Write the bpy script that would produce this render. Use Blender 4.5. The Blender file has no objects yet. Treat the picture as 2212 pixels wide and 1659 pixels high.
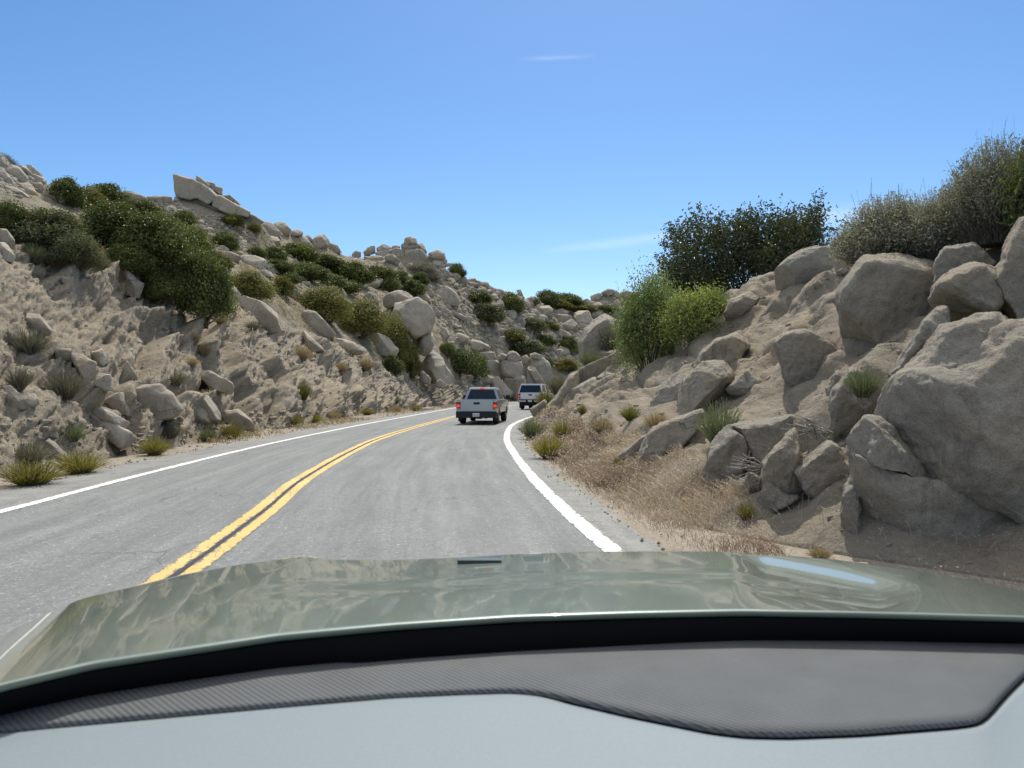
import bpy, bmesh, math, random
import numpy as np
from mathutils import Vector, Matrix
from mathutils.bvhtree import BVHTree

R = math.radians
scene = bpy.context.scene
col = scene.collection
rng = np.random.default_rng(7)
random.seed(7)

# ------------------------------------------------------------------ camera
CAM_H = 1.45
FPX, CX, CY, YH = 1661.8, 1106.0, 829.5, 843.3      # reading units of the photograph (2212 x 1659)
PITCH = math.atan((YH - CY) / FPX)
cam_d = bpy.data.cameras.new('camera')
cam = bpy.data.objects.new('camera', cam_d)
col.objects.link(cam)
cam_d.sensor_width = 36.0
cam_d.lens = 36.0 * FPX / 2212.0
cam_d.clip_start = 0.05
cam_d.clip_end = 3000
cam.location = (0, 0, CAM_H)
cam.rotation_euler = (math.pi / 2 + PITCH, 0, 0)
cam_d.dof.use_dof = True
cam_d.dof.focus_distance = 30.0
cam_d.dof.aperture_fstop = 7.5
scene.camera = cam

# ------------------------------------------------------------------ world, sun, exposure
SUN_EL, SUN_AZ = 53.5, 9.0            # azimuth: degrees to the right of +Y
world = bpy.data.worlds.new('World')
scene.world = world
world.use_nodes = True
wn, wl = world.node_tree.nodes, world.node_tree.links
wn.clear()
w_out = wn.new('ShaderNodeOutputWorld')
w_bg = wn.new('ShaderNodeBackground')
w_sky = wn.new('ShaderNodeTexSky')
w_sky.sky_type = 'NISHITA'
w_sky.sun_disc = False
w_sky.sun_elevation = R(SUN_EL)
w_sky.sun_rotation = R(SUN_AZ)
w_sky.altitude = 900
w_sky.air_density = 1.0
w_sky.dust_density = 0.6
w_sky.ozone_density = 2.0
w_bg.inputs['Strength'].default_value = 0.15
# the sky: brightness added high overhead to fill the shade, and a few faint cirrus streaks low down
tc = wn.new('ShaderNodeTexCoord')
sp = wn.new('ShaderNodeSeparateXYZ'); wl.new(tc.outputs['Generated'], sp.inputs[0])
def wm(op, a, b=None, c=None):
    n = wn.new('ShaderNodeMath'); n.operation = op
    for i_, v in enumerate((a, b, c)):
        if v is None: continue
        if isinstance(v, bpy.types.NodeSocket): wl.new(v, n.inputs[i_])
        else: n.inputs[i_].default_value = v
    return n.outputs[0]
def wmap(v, a, b, c, d):
    n = wn.new('ShaderNodeMapRange'); wl.new(v, n.inputs['Value'])
    for k_, q in zip(('From Min', 'From Max', 'To Min', 'To Max'), (a, b, c, d)): n.inputs[k_].default_value = q
    return n.outputs[0]
def wmix(f, a, b, mode='MIX'):
    n = wn.new('ShaderNodeMix'); n.data_type = 'RGBA'; n.blend_type = mode
    for sock, v in ((n.inputs['Factor'], f), ([q for q in n.inputs if q.name == 'A' and q.type == 'RGBA'][0], a), ([q for q in n.inputs if q.name == 'B' and q.type == 'RGBA'][0], b)):
        if isinstance(v, bpy.types.NodeSocket): wl.new(v, sock)
        else: sock.default_value = v
    return [q for q in n.outputs if q.type == 'RGBA'][0]
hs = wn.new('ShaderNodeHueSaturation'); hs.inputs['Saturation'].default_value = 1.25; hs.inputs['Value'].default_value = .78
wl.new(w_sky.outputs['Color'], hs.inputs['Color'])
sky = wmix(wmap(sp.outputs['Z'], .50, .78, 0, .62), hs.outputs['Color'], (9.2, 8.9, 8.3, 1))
yy_ = wm('MAXIMUM', sp.outputs['Y'], .01)
U_, V_ = wm('DIVIDE', sp.outputs['X'], yy_), wm('DIVIDE', sp.outputs['Z'], yy_)
mp = wn.new('ShaderNodeMapping'); mp.inputs['Scale'].default_value = (9, 9, 60); wl.new(tc.outputs['Generated'], mp.inputs['Vector'])
nz = wn.new('ShaderNodeTexNoise'); nz.inputs['Scale'].default_value = 1.0; nz.inputs['Detail'].default_value = 5; nz.inputs['Roughness'].default_value = .6
wl.new(mp.outputs[0], nz.inputs['Vector'])
cz_ = wmap(nz.outputs['Fac'], .30, .68, .15, 1)
def streak(u0, u1, v0, slope, width, strength):
    t_ = wm('DIVIDE', wm('SUBTRACT', V_, wm('MULTIPLY_ADD', U_, slope, v0)), width)
    g_ = wm('POWER', 2.718, wm('MULTIPLY', wm('MULTIPLY', t_, t_), -1.0))
    e_ = wm('MULTIPLY', wmap(U_, u0, u0 + .3 * (u1 - u0), 0, 1), wmap(U_, u1, u1 - .3 * (u1 - u0), 0, 1))
    f_ = wm('MULTIPLY', wm('MULTIPLY', g_, e_), wm('MULTIPLY', cz_, strength))
    return wm('MULTIPLY', f_, wm('GREATER_THAN', sp.outputs['Y'], .05))
fac = wm('MAXIMUM', wm('MAXIMUM', streak(.03, .34, .178, .105, .0055, .34), streak(.30, .62, .190, .085, .013, .30)), streak(.005, .11, .431, .055, .0028, .16))
fac = wm('MINIMUM', fac, 1.0)
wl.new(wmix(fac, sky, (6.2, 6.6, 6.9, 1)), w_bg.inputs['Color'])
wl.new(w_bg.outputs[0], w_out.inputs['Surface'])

sun_d = bpy.data.lights.new('sun', 'SUN')
sun_d.energy = 3.7
sun_d.angle = R(0.53)
sun_d.color = (1.0, .955, .87)
sun = bpy.data.objects.new('sun', sun_d)
col.objects.link(sun)
_sd = Vector((math.sin(R(SUN_AZ)) * math.cos(R(SUN_EL)), math.cos(R(SUN_AZ)) * math.cos(R(SUN_EL)), math.sin(R(SUN_EL))))
sun.rotation_euler = _sd.to_track_quat('Z', 'Y').to_euler()
sun.location = (0, 30, 80)
vs = scene.view_settings
vs.view_transform = 'Standard'
vs.look = 'None'
vs.exposure = 0.28
vs.gamma = 1.0
scene.cycles.max_bounces = 6
scene.cycles.diffuse_bounces = 3
scene.cycles.glossy_bounces = 3
scene.cycles.transparent_max_bounces = 8
scene.cycles.use_denoising = True

# ------------------------------------------------------------------ numpy noise
def _hash(ix, iy, iz, s):
    h = (ix.astype(np.int64) * 374761393 + iy.astype(np.int64) * 668265263 + iz.astype(np.int64) * 2147483647 + s * 974711) & 0xFFFFFFFF
    h = ((h ^ (h >> 13)) * 1274126177) & 0xFFFFFFFF
    h = ((h ^ (h >> 16)) * 2246822519) & 0xFFFFFFFF
    return (h ^ (h >> 15)) & 0xFFFFFFFF

def vnoise(p, seed=0):
    i = np.floor(p).astype(np.int64); f = p - i
    f = f * f * f * (f * (f * 6 - 15) + 10)
    out = 0
    for dx in (0, 1):
        wx = f[..., 0] if dx else 1 - f[..., 0]
        for dy in (0, 1):
            wy = f[..., 1] if dy else 1 - f[..., 1]
            for dz in (0, 1):
                wz = f[..., 2] if dz else 1 - f[..., 2]
                out = out + wx * wy * wz * (_hash(i[..., 0] + dx, i[..., 1] + dy, i[..., 2] + dz, seed) / 4294967295.0)
    return out * 2 - 1

_ROT = np.array([[.8, .36, -.48], [-.6, .48, -.64], [0, .8, .6]])
def fbm(p, oct=4, seed=0, gain=.5, lac=2.03):
    a, t, n = 1.0, 0, 0
    q = np.asarray(p, float)
    for k in range(oct):
        t = t + a * vnoise(q, seed + k * 17); n += a
        q = (q @ _ROT) * lac; a *= gain
    return t / n

def ridged(p, oct=4, seed=0, gain=.5):
    a, t, n = 1.0, 0, 0
    q = np.asarray(p, float)
    for k in range(oct):
        t = t + a * (1 - 2 * np.abs(vnoise(q, seed + k * 31))); n += a
        q = (q @ _ROT) * 2.07; a *= gain
    return t / n

def worley(p, seed=0):
    i = np.floor(p).astype(np.int64)
    f1 = np.full(p.shape[:-1], 9.0); f2 = f1.copy(); cid = np.zeros(p.shape[:-1])
    for dx in (-1, 0, 1):
        for dy in (-1, 0, 1):
            for dz in (-1, 0, 1):
                c = i + np.array((dx, dy, dz))
                h = _hash(c[..., 0], c[..., 1], c[..., 2], seed)
                jx = (h & 1023) / 1023.0; jy = ((h >> 10) & 1023) / 1023.0; jz = ((h >> 20) & 1023) / 1023.0
                d = np.sqrt((c[..., 0] + jx - p[..., 0]) ** 2 + (c[..., 1] + jy - p[..., 1]) ** 2 + (c[..., 2] + jz - p[..., 2]) ** 2)
                m = d < f1
                f2 = np.where(m, f1, np.minimum(f2, d))
                cid = np.where(m, (h >> 5) % 997 / 997.0, cid)
                f1 = np.where(m, d, f1)
    return f1, f2, cid

# ------------------------------------------------------------------ helpers
def link(o, parent=None):
    col.objects.link(o)
    if parent is not None:
        o.parent = parent
    return o

def tag(o, label=None, cat=None, group=None, kind=None):
    if label: o['label'] = label
    if cat: o['category'] = cat
    if group: o['group'] = group
    if kind: o['kind'] = kind
    return o

def empty(name, loc=(0, 0, 0), rz=0.0):
    o = bpy.data.objects.new(name, None)
    o.empty_display_size = .3
    o.location = loc; o.rotation_euler = (0, 0, rz)
    return link(o)

def mesh_np(name, V, F, mat=None, smooth=True, var=None, uv=None):
    """V (n,3), F (m,k) one polygon size."""
    V = np.ascontiguousarray(V, dtype=np.float32); F = np.ascontiguousarray(F, dtype=np.int32)
    me = bpy.data.meshes.new(name)
    m, k = F.shape
    me.vertices.add(len(V)); me.vertices.foreach_set('co', V.ravel())
    me.loops.add(m * k); me.loops.foreach_set('vertex_index', F.ravel())
    me.polygons.add(m)
    me.polygons.foreach_set('loop_start', np.arange(0, m * k, k, dtype=np.int32))
    me.polygons.foreach_set('loop_total', np.full(m, k, dtype=np.int32))
    me.polygons.foreach_set('use_smooth', np.full(m, bool(smooth)))
    if uv is not None:
        l = me.uv_layers.new(name='UVMap')
        l.data.foreach_set('uv', np.ascontiguousarray(uv[F.ravel()], dtype=np.float32).ravel())
    if var is not None:
        a = me.attributes.new('var', 'FLOAT', 'FACE')
        a.data.foreach_set('value', np.ascontiguousarray(var, dtype=np.float32))
    me.update(calc_edges=True)
    me.validate()
    if mat is not None:
        me.materials.append(mat)
    return me

def mobj(name, me, parent=None, loc=None):
    o = bpy.data.objects.new(name, me)
    if loc is not None: o.location = loc
    return link(o, parent)

def grid_faces(h, w):
    a = np.arange(h * w).reshape(h, w)
    return np.stack([a[:-1, :-1], a[:-1, 1:], a[1:, 1:], a[1:, :-1]], -1).reshape(-1, 4)

def grid_normals(P):
    du = np.gradient(P, axis=1); dv = np.gradient(P, axis=0)
    n = np.cross(du, dv); n /= np.linalg.norm(n, axis=-1, keepdims=True) + 1e-9
    return n

_crot = cam.rotation_euler.to_matrix()
def ray(X, Y):
    """Direction of a photo point; scaled so that its y component (depth) is 1."""
    d = _crot @ Vector(((X - CX) / FPX, (CY - Y) / FPX, -1.0))
    return d / d.y
EYE = Vector((0, 0, CAM_H))
def at(X, Y, d):
    return EYE + ray(X, Y) * d

# ------------------------------------------------------------------ material helpers
class NT:
    def __init__(s, name):
        s.m = bpy.data.materials.new(name); s.m.use_nodes = True
        s.n, s.l = s.m.node_tree.nodes, s.m.node_tree.links
        s.n.clear()
        s.out = s.n.new('ShaderNodeOutputMaterial')
    def new(s, t, **kw):
        n = s.n.new('ShaderNode' + t)
        for k, v in kw.items():
            if k in n.inputs.keys():
                n.inputs[k].default_value = v
            else:
                setattr(n, k, v)
        return n
    def link(s, a, b): s.l.new(a, b)
    def ramp(s, fac, stops):
        r = s.new('ValToRGB'); e = r.color_ramp.elements
        while len(e) < len(stops): e.new(.5)
        for i, (p, c) in enumerate(stops):
            e[i].position = p
            e[i].color = (c, c, c, 1) if not hasattr(c, '__len__') else (*c, 1)
        s.link(fac, r.inputs['Fac']); return r.outputs['Color']
    def noise(s, vec, scale, detail=4, rough=.55, dist=0.0):
        n = s.new('TexNoise'); n.inputs['Scale'].default_value = scale; n.inputs['Detail'].default_value = detail
        n.inputs['Roughness'].default_value = rough; n.inputs['Distortion'].default_value = dist
        if vec is not None: s.link(vec, n.inputs['Vector'])
        return n.outputs['Fac']
    def mix(s, fac, a, b, mode='MIX'):
        n = s.new('Mix', data_type='RGBA', blend_type=mode)
        for i, v in (('Factor', fac), ('A', a), ('B', b)):
            sock = n.inputs[i] if i == 'Factor' else [q for q in n.inputs if q.name == i and q.type == 'RGBA'][0]
            if hasattr(v, 'is_linked') or isinstance(v, bpy.types.NodeSocket): s.link(v, sock)
            elif hasattr(v, '__len__'): sock.default_value = (*v, 1) if len(v) == 3 else v
            else: sock.default_value = v
        return [q for q in n.outputs if q.type == 'RGBA'][0]
    def math(s, op, a, b=None, c=None):
        n = s.new('Math', operation=op)
        for i, v in enumerate((a, b, c)):
            if v is None: continue
            if isinstance(v, bpy.types.NodeSocket): s.link(v, n.inputs[i])
            else: n.inputs[i].default_value = v
        return n.outputs[0]
    def bump(s, h, strength, dist, normal=None):
        b = s.new('Bump'); b.inputs['Strength'].default_value = strength; b.inputs['Distance'].default_value = dist
        s.link(h, b.inputs['Height'])
        if normal is not None: s.link(normal, b.inputs['Normal'])
        return b.outputs[0]
    def principled(s, color, rough=.9, normal=None, spec=.2, **kw):
        p = s.new('BsdfPrincipled')
        if isinstance(color, bpy.types.NodeSocket): s.link(color, p.inputs['Base Color'])
        else: p.inputs['Base Color'].default_value = (*color, 1)
        if isinstance(rough, bpy.types.NodeSocket): s.link(rough, p.inputs['Roughness'])
        else: p.inputs['Roughness'].default_value = rough
        p.inputs['Specular IOR Level'].default_value = spec
        if normal is not None: s.link(normal, p.inputs['Normal'])
        for k, v in kw.items():
            p.inputs[k.replace('_', ' ')].default_value = v
        return p
    def done(s, shader):
        s.link(shader.outputs[0], s.out.inputs['Surface']); return s.m

def plain(name, c, rough=.5, spec=.5, metallic=0.0, coat=0.0, **kw):
    t = NT(name)
    p = t.principled(c, rough, spec=spec)
    p.inputs['Metallic'].default_value = metallic
    p.inputs['Coat Weight'].default_value = coat
    p.inputs['Coat Roughness'].default_value = .04
    return t.done(p)

def rock_mat(name, base=(.405, .345, .265), grey=(.35, .318, .265), dark=(.15, .13, .105), pale=(.52, .465, .375), grain=14.0, bump=.03, crack=.55, warm=(.40, .29, .17), objvar=True):
    t = NT(name)
    g = t.new('NewGeometry').outputs['Position']
    oi = t.new('ObjectInfo')
    v = g
    big = t.noise(v, .35, 5, .6)
    mid = t.noise(v, 1.7, 6, .62)
    c = t.mix(t.ramp(big, [(.38, 0), (.62, 1)]), base, grey)
    c = t.mix(t.ramp(mid, [(.52, 0), (.70, .75)]), c, pale)
    st = t.new('Mapping'); t.link(v, st.inputs['Vector']); st.inputs['Scale'].default_value = (1.3, 1.3, .35)
    stn = t.noise(st.outputs[0], 1.1, 6, .65, .6)
    c = t.mix(t.ramp(stn, [(.56, 0), (.72, .62)]), c, dark)
    fine = t.noise(v, grain, 5, .7)
    c = t.mix(t.ramp(fine, [(.30, .55), (.50, 0.0)]), c, t.mix(.5, c, dark))
    sp = t.noise(v, grain * 4.5, 2, .6)
    c = t.mix(t.ramp(sp, [(.36, .45), (.46, 0.0)]), c, dark)
    c = t.mix(t.ramp(sp, [(.60, 0), (.70, .4)]), c, pale)
    wob = t.new('TexNoise'); wob.inputs['Scale'].default_value = 1.4; wob.inputs['Detail'].default_value = 4; t.link(v, wob.inputs['Vector'])
    ca = t.new('VectorMath', operation='MULTIPLY_ADD'); t.link(wob.outputs['Color'], ca.inputs[0]); ca.inputs[1].default_value = (1.5, 1.5, 1.5); t.link(v, ca.inputs[2])
    cv = t.new('TexVoronoi', feature='DISTANCE_TO_EDGE'); cv.inputs['Scale'].default_value = crack; t.link(ca.outputs[0], cv.inputs['Vector'])
    ck = t.math('MULTIPLY', t.ramp(cv.outputs['Distance'], [(.002, 1), (.009, 0)]), t.ramp(t.noise(v, .6, 2, .5), [(.54, 0), (.64, .6)]))
    c = t.mix(ck, c, (.055, .048, .04))
    stain = t.new('Mapping'); t.link(v, stain.inputs['Vector']); stain.inputs['Scale'].default_value = (2.2, 2.2, .28)
    c = t.mix(t.ramp(t.noise(stain.outputs[0], .9, 6, .7, .4), [(.58, 0), (.66, .55)]), c, dark)
    c = t.mix(t.ramp(t.noise(v, .8, 3, .6), [(.58, 0), (.72, .5)]), c, warm)
    if objvar:
        rr = t.math('MULTIPLY_ADD', oi.outputs['Random'], .34, .80)
        cc = t.new('CombineColor'); t.link(rr, cc.inputs[0]); t.link(rr, cc.inputs[1]); t.link(rr, cc.inputs[2])
        c = t.mix(1.0, c, cc.outputs[0], 'MULTIPLY')
    h = t.math('ADD', t.math('MULTIPLY', t.noise(v, grain * .3, 8, .70), 1.5), t.math('MULTIPLY', fine, .45))
    h = t.math('ADD', h, t.math('MULTIPLY', ck, -.8))
    n = t.bump(h, .9, bump)
    n = t.bump(sp, .5, bump * .18, n)
    return t.done(t.principled(c, .92, n, .15))

def dirt_mat(name, a=(.40, .335, .25), b=(.29, .245, .185), c3=(.48, .42, .33), veg=(.22, .19, .10), bump=.03):
    t = NT(name)
    v = t.new('NewGeometry').outputs['Position']
    c = t.mix(t.ramp(t.noise(v, .22, 6, .6), [(.38, 0), (.62, 1)]), a, b)
    c = t.mix(t.ramp(t.noise(v, 1.3, 6, .65), [(.5, 0), (.68, .7)]), c, c3)
    c = t.mix(t.ramp(t.noise(v, .55, 5, .7, .3), [(.56, 0), (.70, .55)]), c, veg)
    st = t.new('Mapping'); t.link(v, st.inputs['Vector']); st.inputs['Rotation'].default_value = (R(-20), 0, 0); st.inputs['Scale'].default_value = (.5, .45, 2.0)
    c = t.mix(t.ramp(t.noise(st.outputs[0], 1.1, 6, .7, .5), [(.52, 0), (.70, .6)]), c, (.17, .15, .125))
    peb = t.new('TexVoronoi'); peb.inputs['Scale'].default_value = 38; t.link(v, peb.inputs['Vector'])
    pc = t.new('SeparateColor'); t.link(peb.outputs['Color'], pc.inputs[0])
    c = t.mix(t.ramp(pc.outputs[0], [(.72, 0), (.80, .26)]), c, (.52, .48, .41))
    c = t.mix(t.ramp(pc.outputs[1], [(.72, 0), (.80, .26)]), c, (.16, .14, .115))
    f = t.noise(v, 24, 5, .7)
    c = t.mix(t.ramp(f, [(.32, .6), (.5, 0)]), c, t.mix(.45, c, (.08, .07, .06)))
    h = t.math('ADD', t.noise(v, 5, 7, .72), t.math('MULTIPLY', peb.outputs['Distance'], -.12))
    n = t.bump(h, 1.0, bump * 2.2)
    n = t.bump(f, .7, bump * .4, n)
    return t.done(t.principled(c, .95, n, .1))

def leaf_mat(name, stops, rough=.5, trans=.25, spec=.35):
    t = NT(name)
    a = t.new('Attribute', attribute_name='var', attribute_type='GEOMETRY')
    oi = t.new('ObjectInfo')
    c = t.ramp(a.outputs['Fac'], stops)
    rr = t.math('MULTIPLY_ADD', oi.outputs['Random'], .4, .8)
    cc = t.new('CombineColor'); t.link(rr, cc.inputs[0]); t.link(rr, cc.inputs[1]); t.link(rr, cc.inputs[2])
    c = t.mix(1.0, c, cc.outputs[0], 'MULTIPLY')
    p = t.principled(c, rough, spec=spec)
    tr = t.new('BsdfTranslucent')
    t.link(t.mix(1.0, c, (1.25, 1.3, .55), 'MULTIPLY'), tr.inputs['Color'])
    m = t.new('MixShader'); m.inputs[0].default_value = trans
    t.link(p.outputs[0], m.inputs[1]); t.link(tr.outputs[0], m.inputs[2])
    return t.done(m)

# ------------------------------------------------------------------ materials of the place
M_rock = rock_mat('granite')
M_rock_near = rock_mat('granite_near', base=(.385, .33, .255), grey=(.35, .318, .265), dark=(.135, .118, .095), pale=(.47, .42, .34), warm=(.37, .28, .175), grain=20, bump=.08, crack=.4, objvar=False)
M_rock_far = rock_mat('granite_far', base=(.43, .37, .285), grey=(.37, .335, .28), grain=6, bump=.09, crack=.3)
M_cut = dirt_mat('cut_bank', a=(.365, .308, .225), b=(.285, .245, .185), c3=(.45, .395, .305), veg=(.22, .182, .125), bump=.045)
M_bank = rock_mat('decomposed_granite', base=(.335, .28, .205), grey=(.295, .26, .205), dark=(.14, .115, .085), pale=(.46, .39, .295), warm=(.39, .275, .165), grain=20, bump=.08, crack=.4, objvar=False)
M_hill = dirt_mat('hill_soil', a=(.29, .245, .175), b=(.205, .185, .125), c3=(.36, .31, .235), veg=(.12, .12, .058), bump=.05)
M_ground = dirt_mat('shoulder_dirt', a=(.305, .262, .205), b=(.25, .215, .168), c3=(.38, .335, .27), veg=(.235, .19, .14), bump=.012)

# ------------------------------------------------------------------ road
ST_L = [(-5.6, -12), (-5.7, -3), (-5.9, 4), (-6.1, 9), (-6.35, 13), (-6.56, 18.5), (-6.55, 24.5), (-6.27, 34), (-5.66, 45.7), (-4.6, 64), (-2.6, 80), (1, 97), (8, 110), (18, 118), (40, 124)]
ST_C = [(-2.2, -12), (-2.35, -3), (-2.50, 4), (-2.92, 8.7), (-3.42, 12.6), (-3.85, 18.5), (-4.0, 24), (-3.7, 33), (-3.1, 44), (-1.7, 60), (.64, 77), (5.2, 93), (12.5, 104), (22, 112), (42, 117)]
ST_R = [(1.6, -12), (1.45, -3), (1.2, 4), (.68, 9), (.34, 12.9), (.02, 18.3), (-.16, 23.7), (0, 32), (.9, 41), (2.6, 53), (5.6, 67), (10.5, 81), (18, 91), (28, 98), (45, 104)]
def catmull(pts, n):
    P = np.array([2 * np.array(pts[0]) - np.array(pts[1])] + [np.array(p) for p in pts] + [2 * np.array(pts[-1]) - np.array(pts[-2])], float)
    out = []
    for i in range(len(pts) - 1):
        p0, p1, p2, p3 = P[i], P[i + 1], P[i + 2], P[i + 3]
        for k in range(n):
            t = k / n
            out.append(.5 * (2 * p1 + (p2 - p0) * t + (2 * p0 - 5 * p1 + 4 * p2 - p3) * t * t + (3 * p1 - p0 - 3 * p2 + p3) * t ** 3))
    out.append(P[-2])
    return np.array(out)
NS = 28
cL, cC, cR = catmull(ST_L, NS), catmull(ST_C, NS), catmull(ST_R, NS)
arc = np.concatenate([[0], np.cumsum(np.linalg.norm(np.diff(cC, axis=0), axis=1))])
def side(a, b, w):
    d = b - a; return b + d / np.linalg.norm(d, axis=1, keepdims=True) * w
_jit = lambda s, k: (vnoise(np.stack([arc * 1.3, np.full_like(arc, k), np.zeros_like(arc)], -1)) * .07 + vnoise(np.stack([arc * 5, np.full_like(arc, k), np.zeros_like(arc)], -1)) * .03)[:, None] * s
eL = side(cC, cL, 1.15 + _jit(1, 3.3)); eR = side(cC, cR, .50 + _jit(1, 9.1))
rows = [eL, cL, .5 * (cL + cC), cC, .5 * (cC + cR), cR, eR]
vv = [-1.25, -1, -.5, 0, .5, 1, 1.15]
P = np.stack([np.concatenate([r, np.zeros((len(r), 1))], 1) for r in rows], 1)
UV = np.stack([np.stack([np.full(len(arc), v), arc], 1) for v in vv], 1).reshape(-1, 2)

t = NT('asphalt')
pos = t.new('NewGeometry').outputs['Position']
uvn = t.new('UVMap', uv_map='UVMap').outputs[0]
sx = t.new('SeparateXYZ'); t.link(uvn, sx.inputs[0])
ag = t.new('TexVoronoi'); ag.inputs['Scale'].default_value = 55; t.link(pos, ag.inputs['Vector'])
agc = t.new('SeparateColor'); t.link(ag.outputs['Color'], agc.inputs[0])
c = t.mix(t.ramp(t.noise(pos, .5, 5, .6), [(.35, 0), (.65, 1)]), (.172, .183, .176), (.205, .215, .206))
c = t.mix(t.ramp(agc.outputs[0], [(.0, 0), (1, 1)]), t.mix(.20, c, (.06, .06, .062)), t.mix(.13, c, (.48, .46, .43)))
c = t.mix(t.ramp(agc.outputs[1], [(.955, 0), (.97, .4)]), c, (.6, .58, .54))
c = t.mix(t.ramp(t.noise(pos, 9, 5, .7), [(.36, .5), (.52, 0)]), c, (.13, .13, .13))
# wheel paths: paler, polished bands with streaks running along the lane
stm = t.new('Mapping'); t.link(uvn, stm.inputs['Vector']); stm.inputs['Scale'].default_value = (14, .22, 1)
stk = t.noise(stm.outputs[0], 1.0, 5, .65, .3)
c = t.mix(t.ramp(stk, [(.36, .5), (.54, 0)]), c, (.12, .125, .122))
c = t.mix(t.ramp(stk, [(.56, 0), (.72, .32)]), c, (.31, .305, .295))
au = t.math('ABSOLUTE', t.math('ADD', t.math('ABSOLUTE', sx.outputs[0]), -.51))
wh = t.math('MULTIPLY', t.ramp(t.math('ABSOLUTE', t.math('ADD', au, -.225)), [(.02, 1), (.13, 0)]), t.ramp(t.noise(pos, .8, 4, .6), [(.3, .35), (.7, 1)]))
c = t.mix(t.math('MULTIPLY', wh, .30), c, (.125, .13, .127))
pm = t.new('Mapping'); t.link(uvn, pm.inputs['Vector']); pm.inputs['Scale'].default_value = (2.2, .16, 1)
c = t.mix(t.ramp(t.noise(pm.outputs[0], 1.0, 4, .6, .4), [(.58, 0), (.70, .35)]), c, (.27, .275, .265))
# fine cracks
cm = t.new('Mapping'); t.link(uvn, cm.inputs['Vector']); cm.inputs['Scale'].default_value = (3.2, .55, 1)
wob = t.new('TexNoise'); wob.inputs['Scale'].default_value = 3; t.link(cm.outputs[0], wob.inputs['Vector'])
cadd = t.new('VectorMath', operation='MULTIPLY_ADD'); t.link(wob.outputs['Color'], cadd.inputs[0]); cadd.inputs[1].default_value = (.5, .5, 0); t.link(cm.outputs[0], cadd.inputs[2])
cv = t.new('TexVoronoi', feature='DISTANCE_TO_EDGE'); cv.inputs['Scale'].default_value = 1.0; t.link(cadd.outputs[0], cv.inputs['Vector'])
crk = t.math('MULTIPLY', t.ramp(cv.outputs['Distance'], [(.006, 1), (.016, 0)]), t.ramp(t.noise(pos, .35, 3, .6), [(.55, 0), (.63, .55)]))
c = t.mix(crk, c, (.045, .045, .048))
# dusty edges
c = t.mix(t.math('MULTIPLY', t.ramp(t.math('ABSOLUTE', sx.outputs[0]), [(.985, 0), (1.0, .35)]), t.ramp(t.noise(pos, 2.2, 5, .7), [(.4, 0), (.65, 1)])), c, (.38, .33, .27))
h = t.math('ADD', ag.outputs['Distance'], t.math('MULTIPLY', t.noise(pos, 30, 3, .7), .6))
M_asphalt = t.done(t.principled(c, .82, t.bump(h, .6, .006), .3))

road = mobj('road', mesh_np('road', P.reshape(-1, 3), grid_faces(*P.shape[:2]), M_asphalt, False, uv=UV))
tag(road, 'grey two-lane asphalt road curving to the right between rock cuts', kind='structure')

def paint_mat(name, c1, c2, wear, crackw):
    t = NT(name)
    pos = t.new('NewGeometry').outputs['Position']
    uvn = t.new('UVMap', uv_map='UVMap').outputs[0]
    sx = t.new('SeparateXYZ'); t.link(uvn, sx.inputs[0])
    n = t.noise(pos, 1.1, 4, .6)
    col_ = t.mix(t.ramp(n, [(.35, 0), (.65, 1)]), c1, c2)
    ed = t.math('ABSOLUTE', sx.outputs[0])                      # 0 middle .. 1 edge
    nz = t.noise(pos, 7, 6, .75); nf = t.noise(pos, 42, 3, .7)
    m = t.math('ADD', t.math('MULTIPLY', ed, .30), t.math('ADD', t.math('MULTIPLY', nz, .75), t.math('MULTIPLY', nf, .30)))
    m = t.math('ADD', m, t.math('MULTIPLY', t.noise(pos, .45, 2, .5), .25))
    mask = t.ramp(m, [(wear, 0), (wear + .05, 1)])
    mm = t.new('Mapping'); t.link(uvn, mm.inputs['Vector']); mm.inputs['Scale'].default_value = (.8, 2.6, 1)
    w = t.new('TexNoise'); w.inputs['Scale'].default_value = 2.5; t.link(mm.outputs[0], w.inputs['Vector'])
    ad = t.new('VectorMath', operation='MULTIPLY_ADD'); t.link(w.outputs['Color'], ad.inputs[0]); ad.inputs[1].default_value = (.6, .6, 0); t.link(mm.outputs[0], ad.inputs[2])
    cv = t.new('TexVoronoi', feature='DISTANCE_TO_EDGE'); cv.inputs['Scale'].default_value = 1; t.link(ad.outputs[0], cv.inputs['Vector'])
    ck = t.math('MULTIPLY', t.ramp(cv.outputs['Distance'], [(.010, 1), (.024, 0)]), crackw)
    ck = t.math('MULTIPLY', ck, t.ramp(t.noise(pos, .6, 2, .5), [(.42, 0), (.55, 1)]))
    mask = t.math('MAXIMUM', mask, ck)
    c = t.mix(mask, col_, (.15, .148, .142))
    return t.done(t.principled(c, .75, t.bump(nf, .4, .003), .3))
M_yellow = paint_mat('yellow_paint', (.60, .40, .12), (.66, .47, .18), .89, .9)
M_white = paint_mat('white_paint', (.74, .73, .69), (.66, .65, .61), .91, .45)
M_seal = plain('crack_sealant', (.05, .05, .055), .8, .2)
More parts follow.
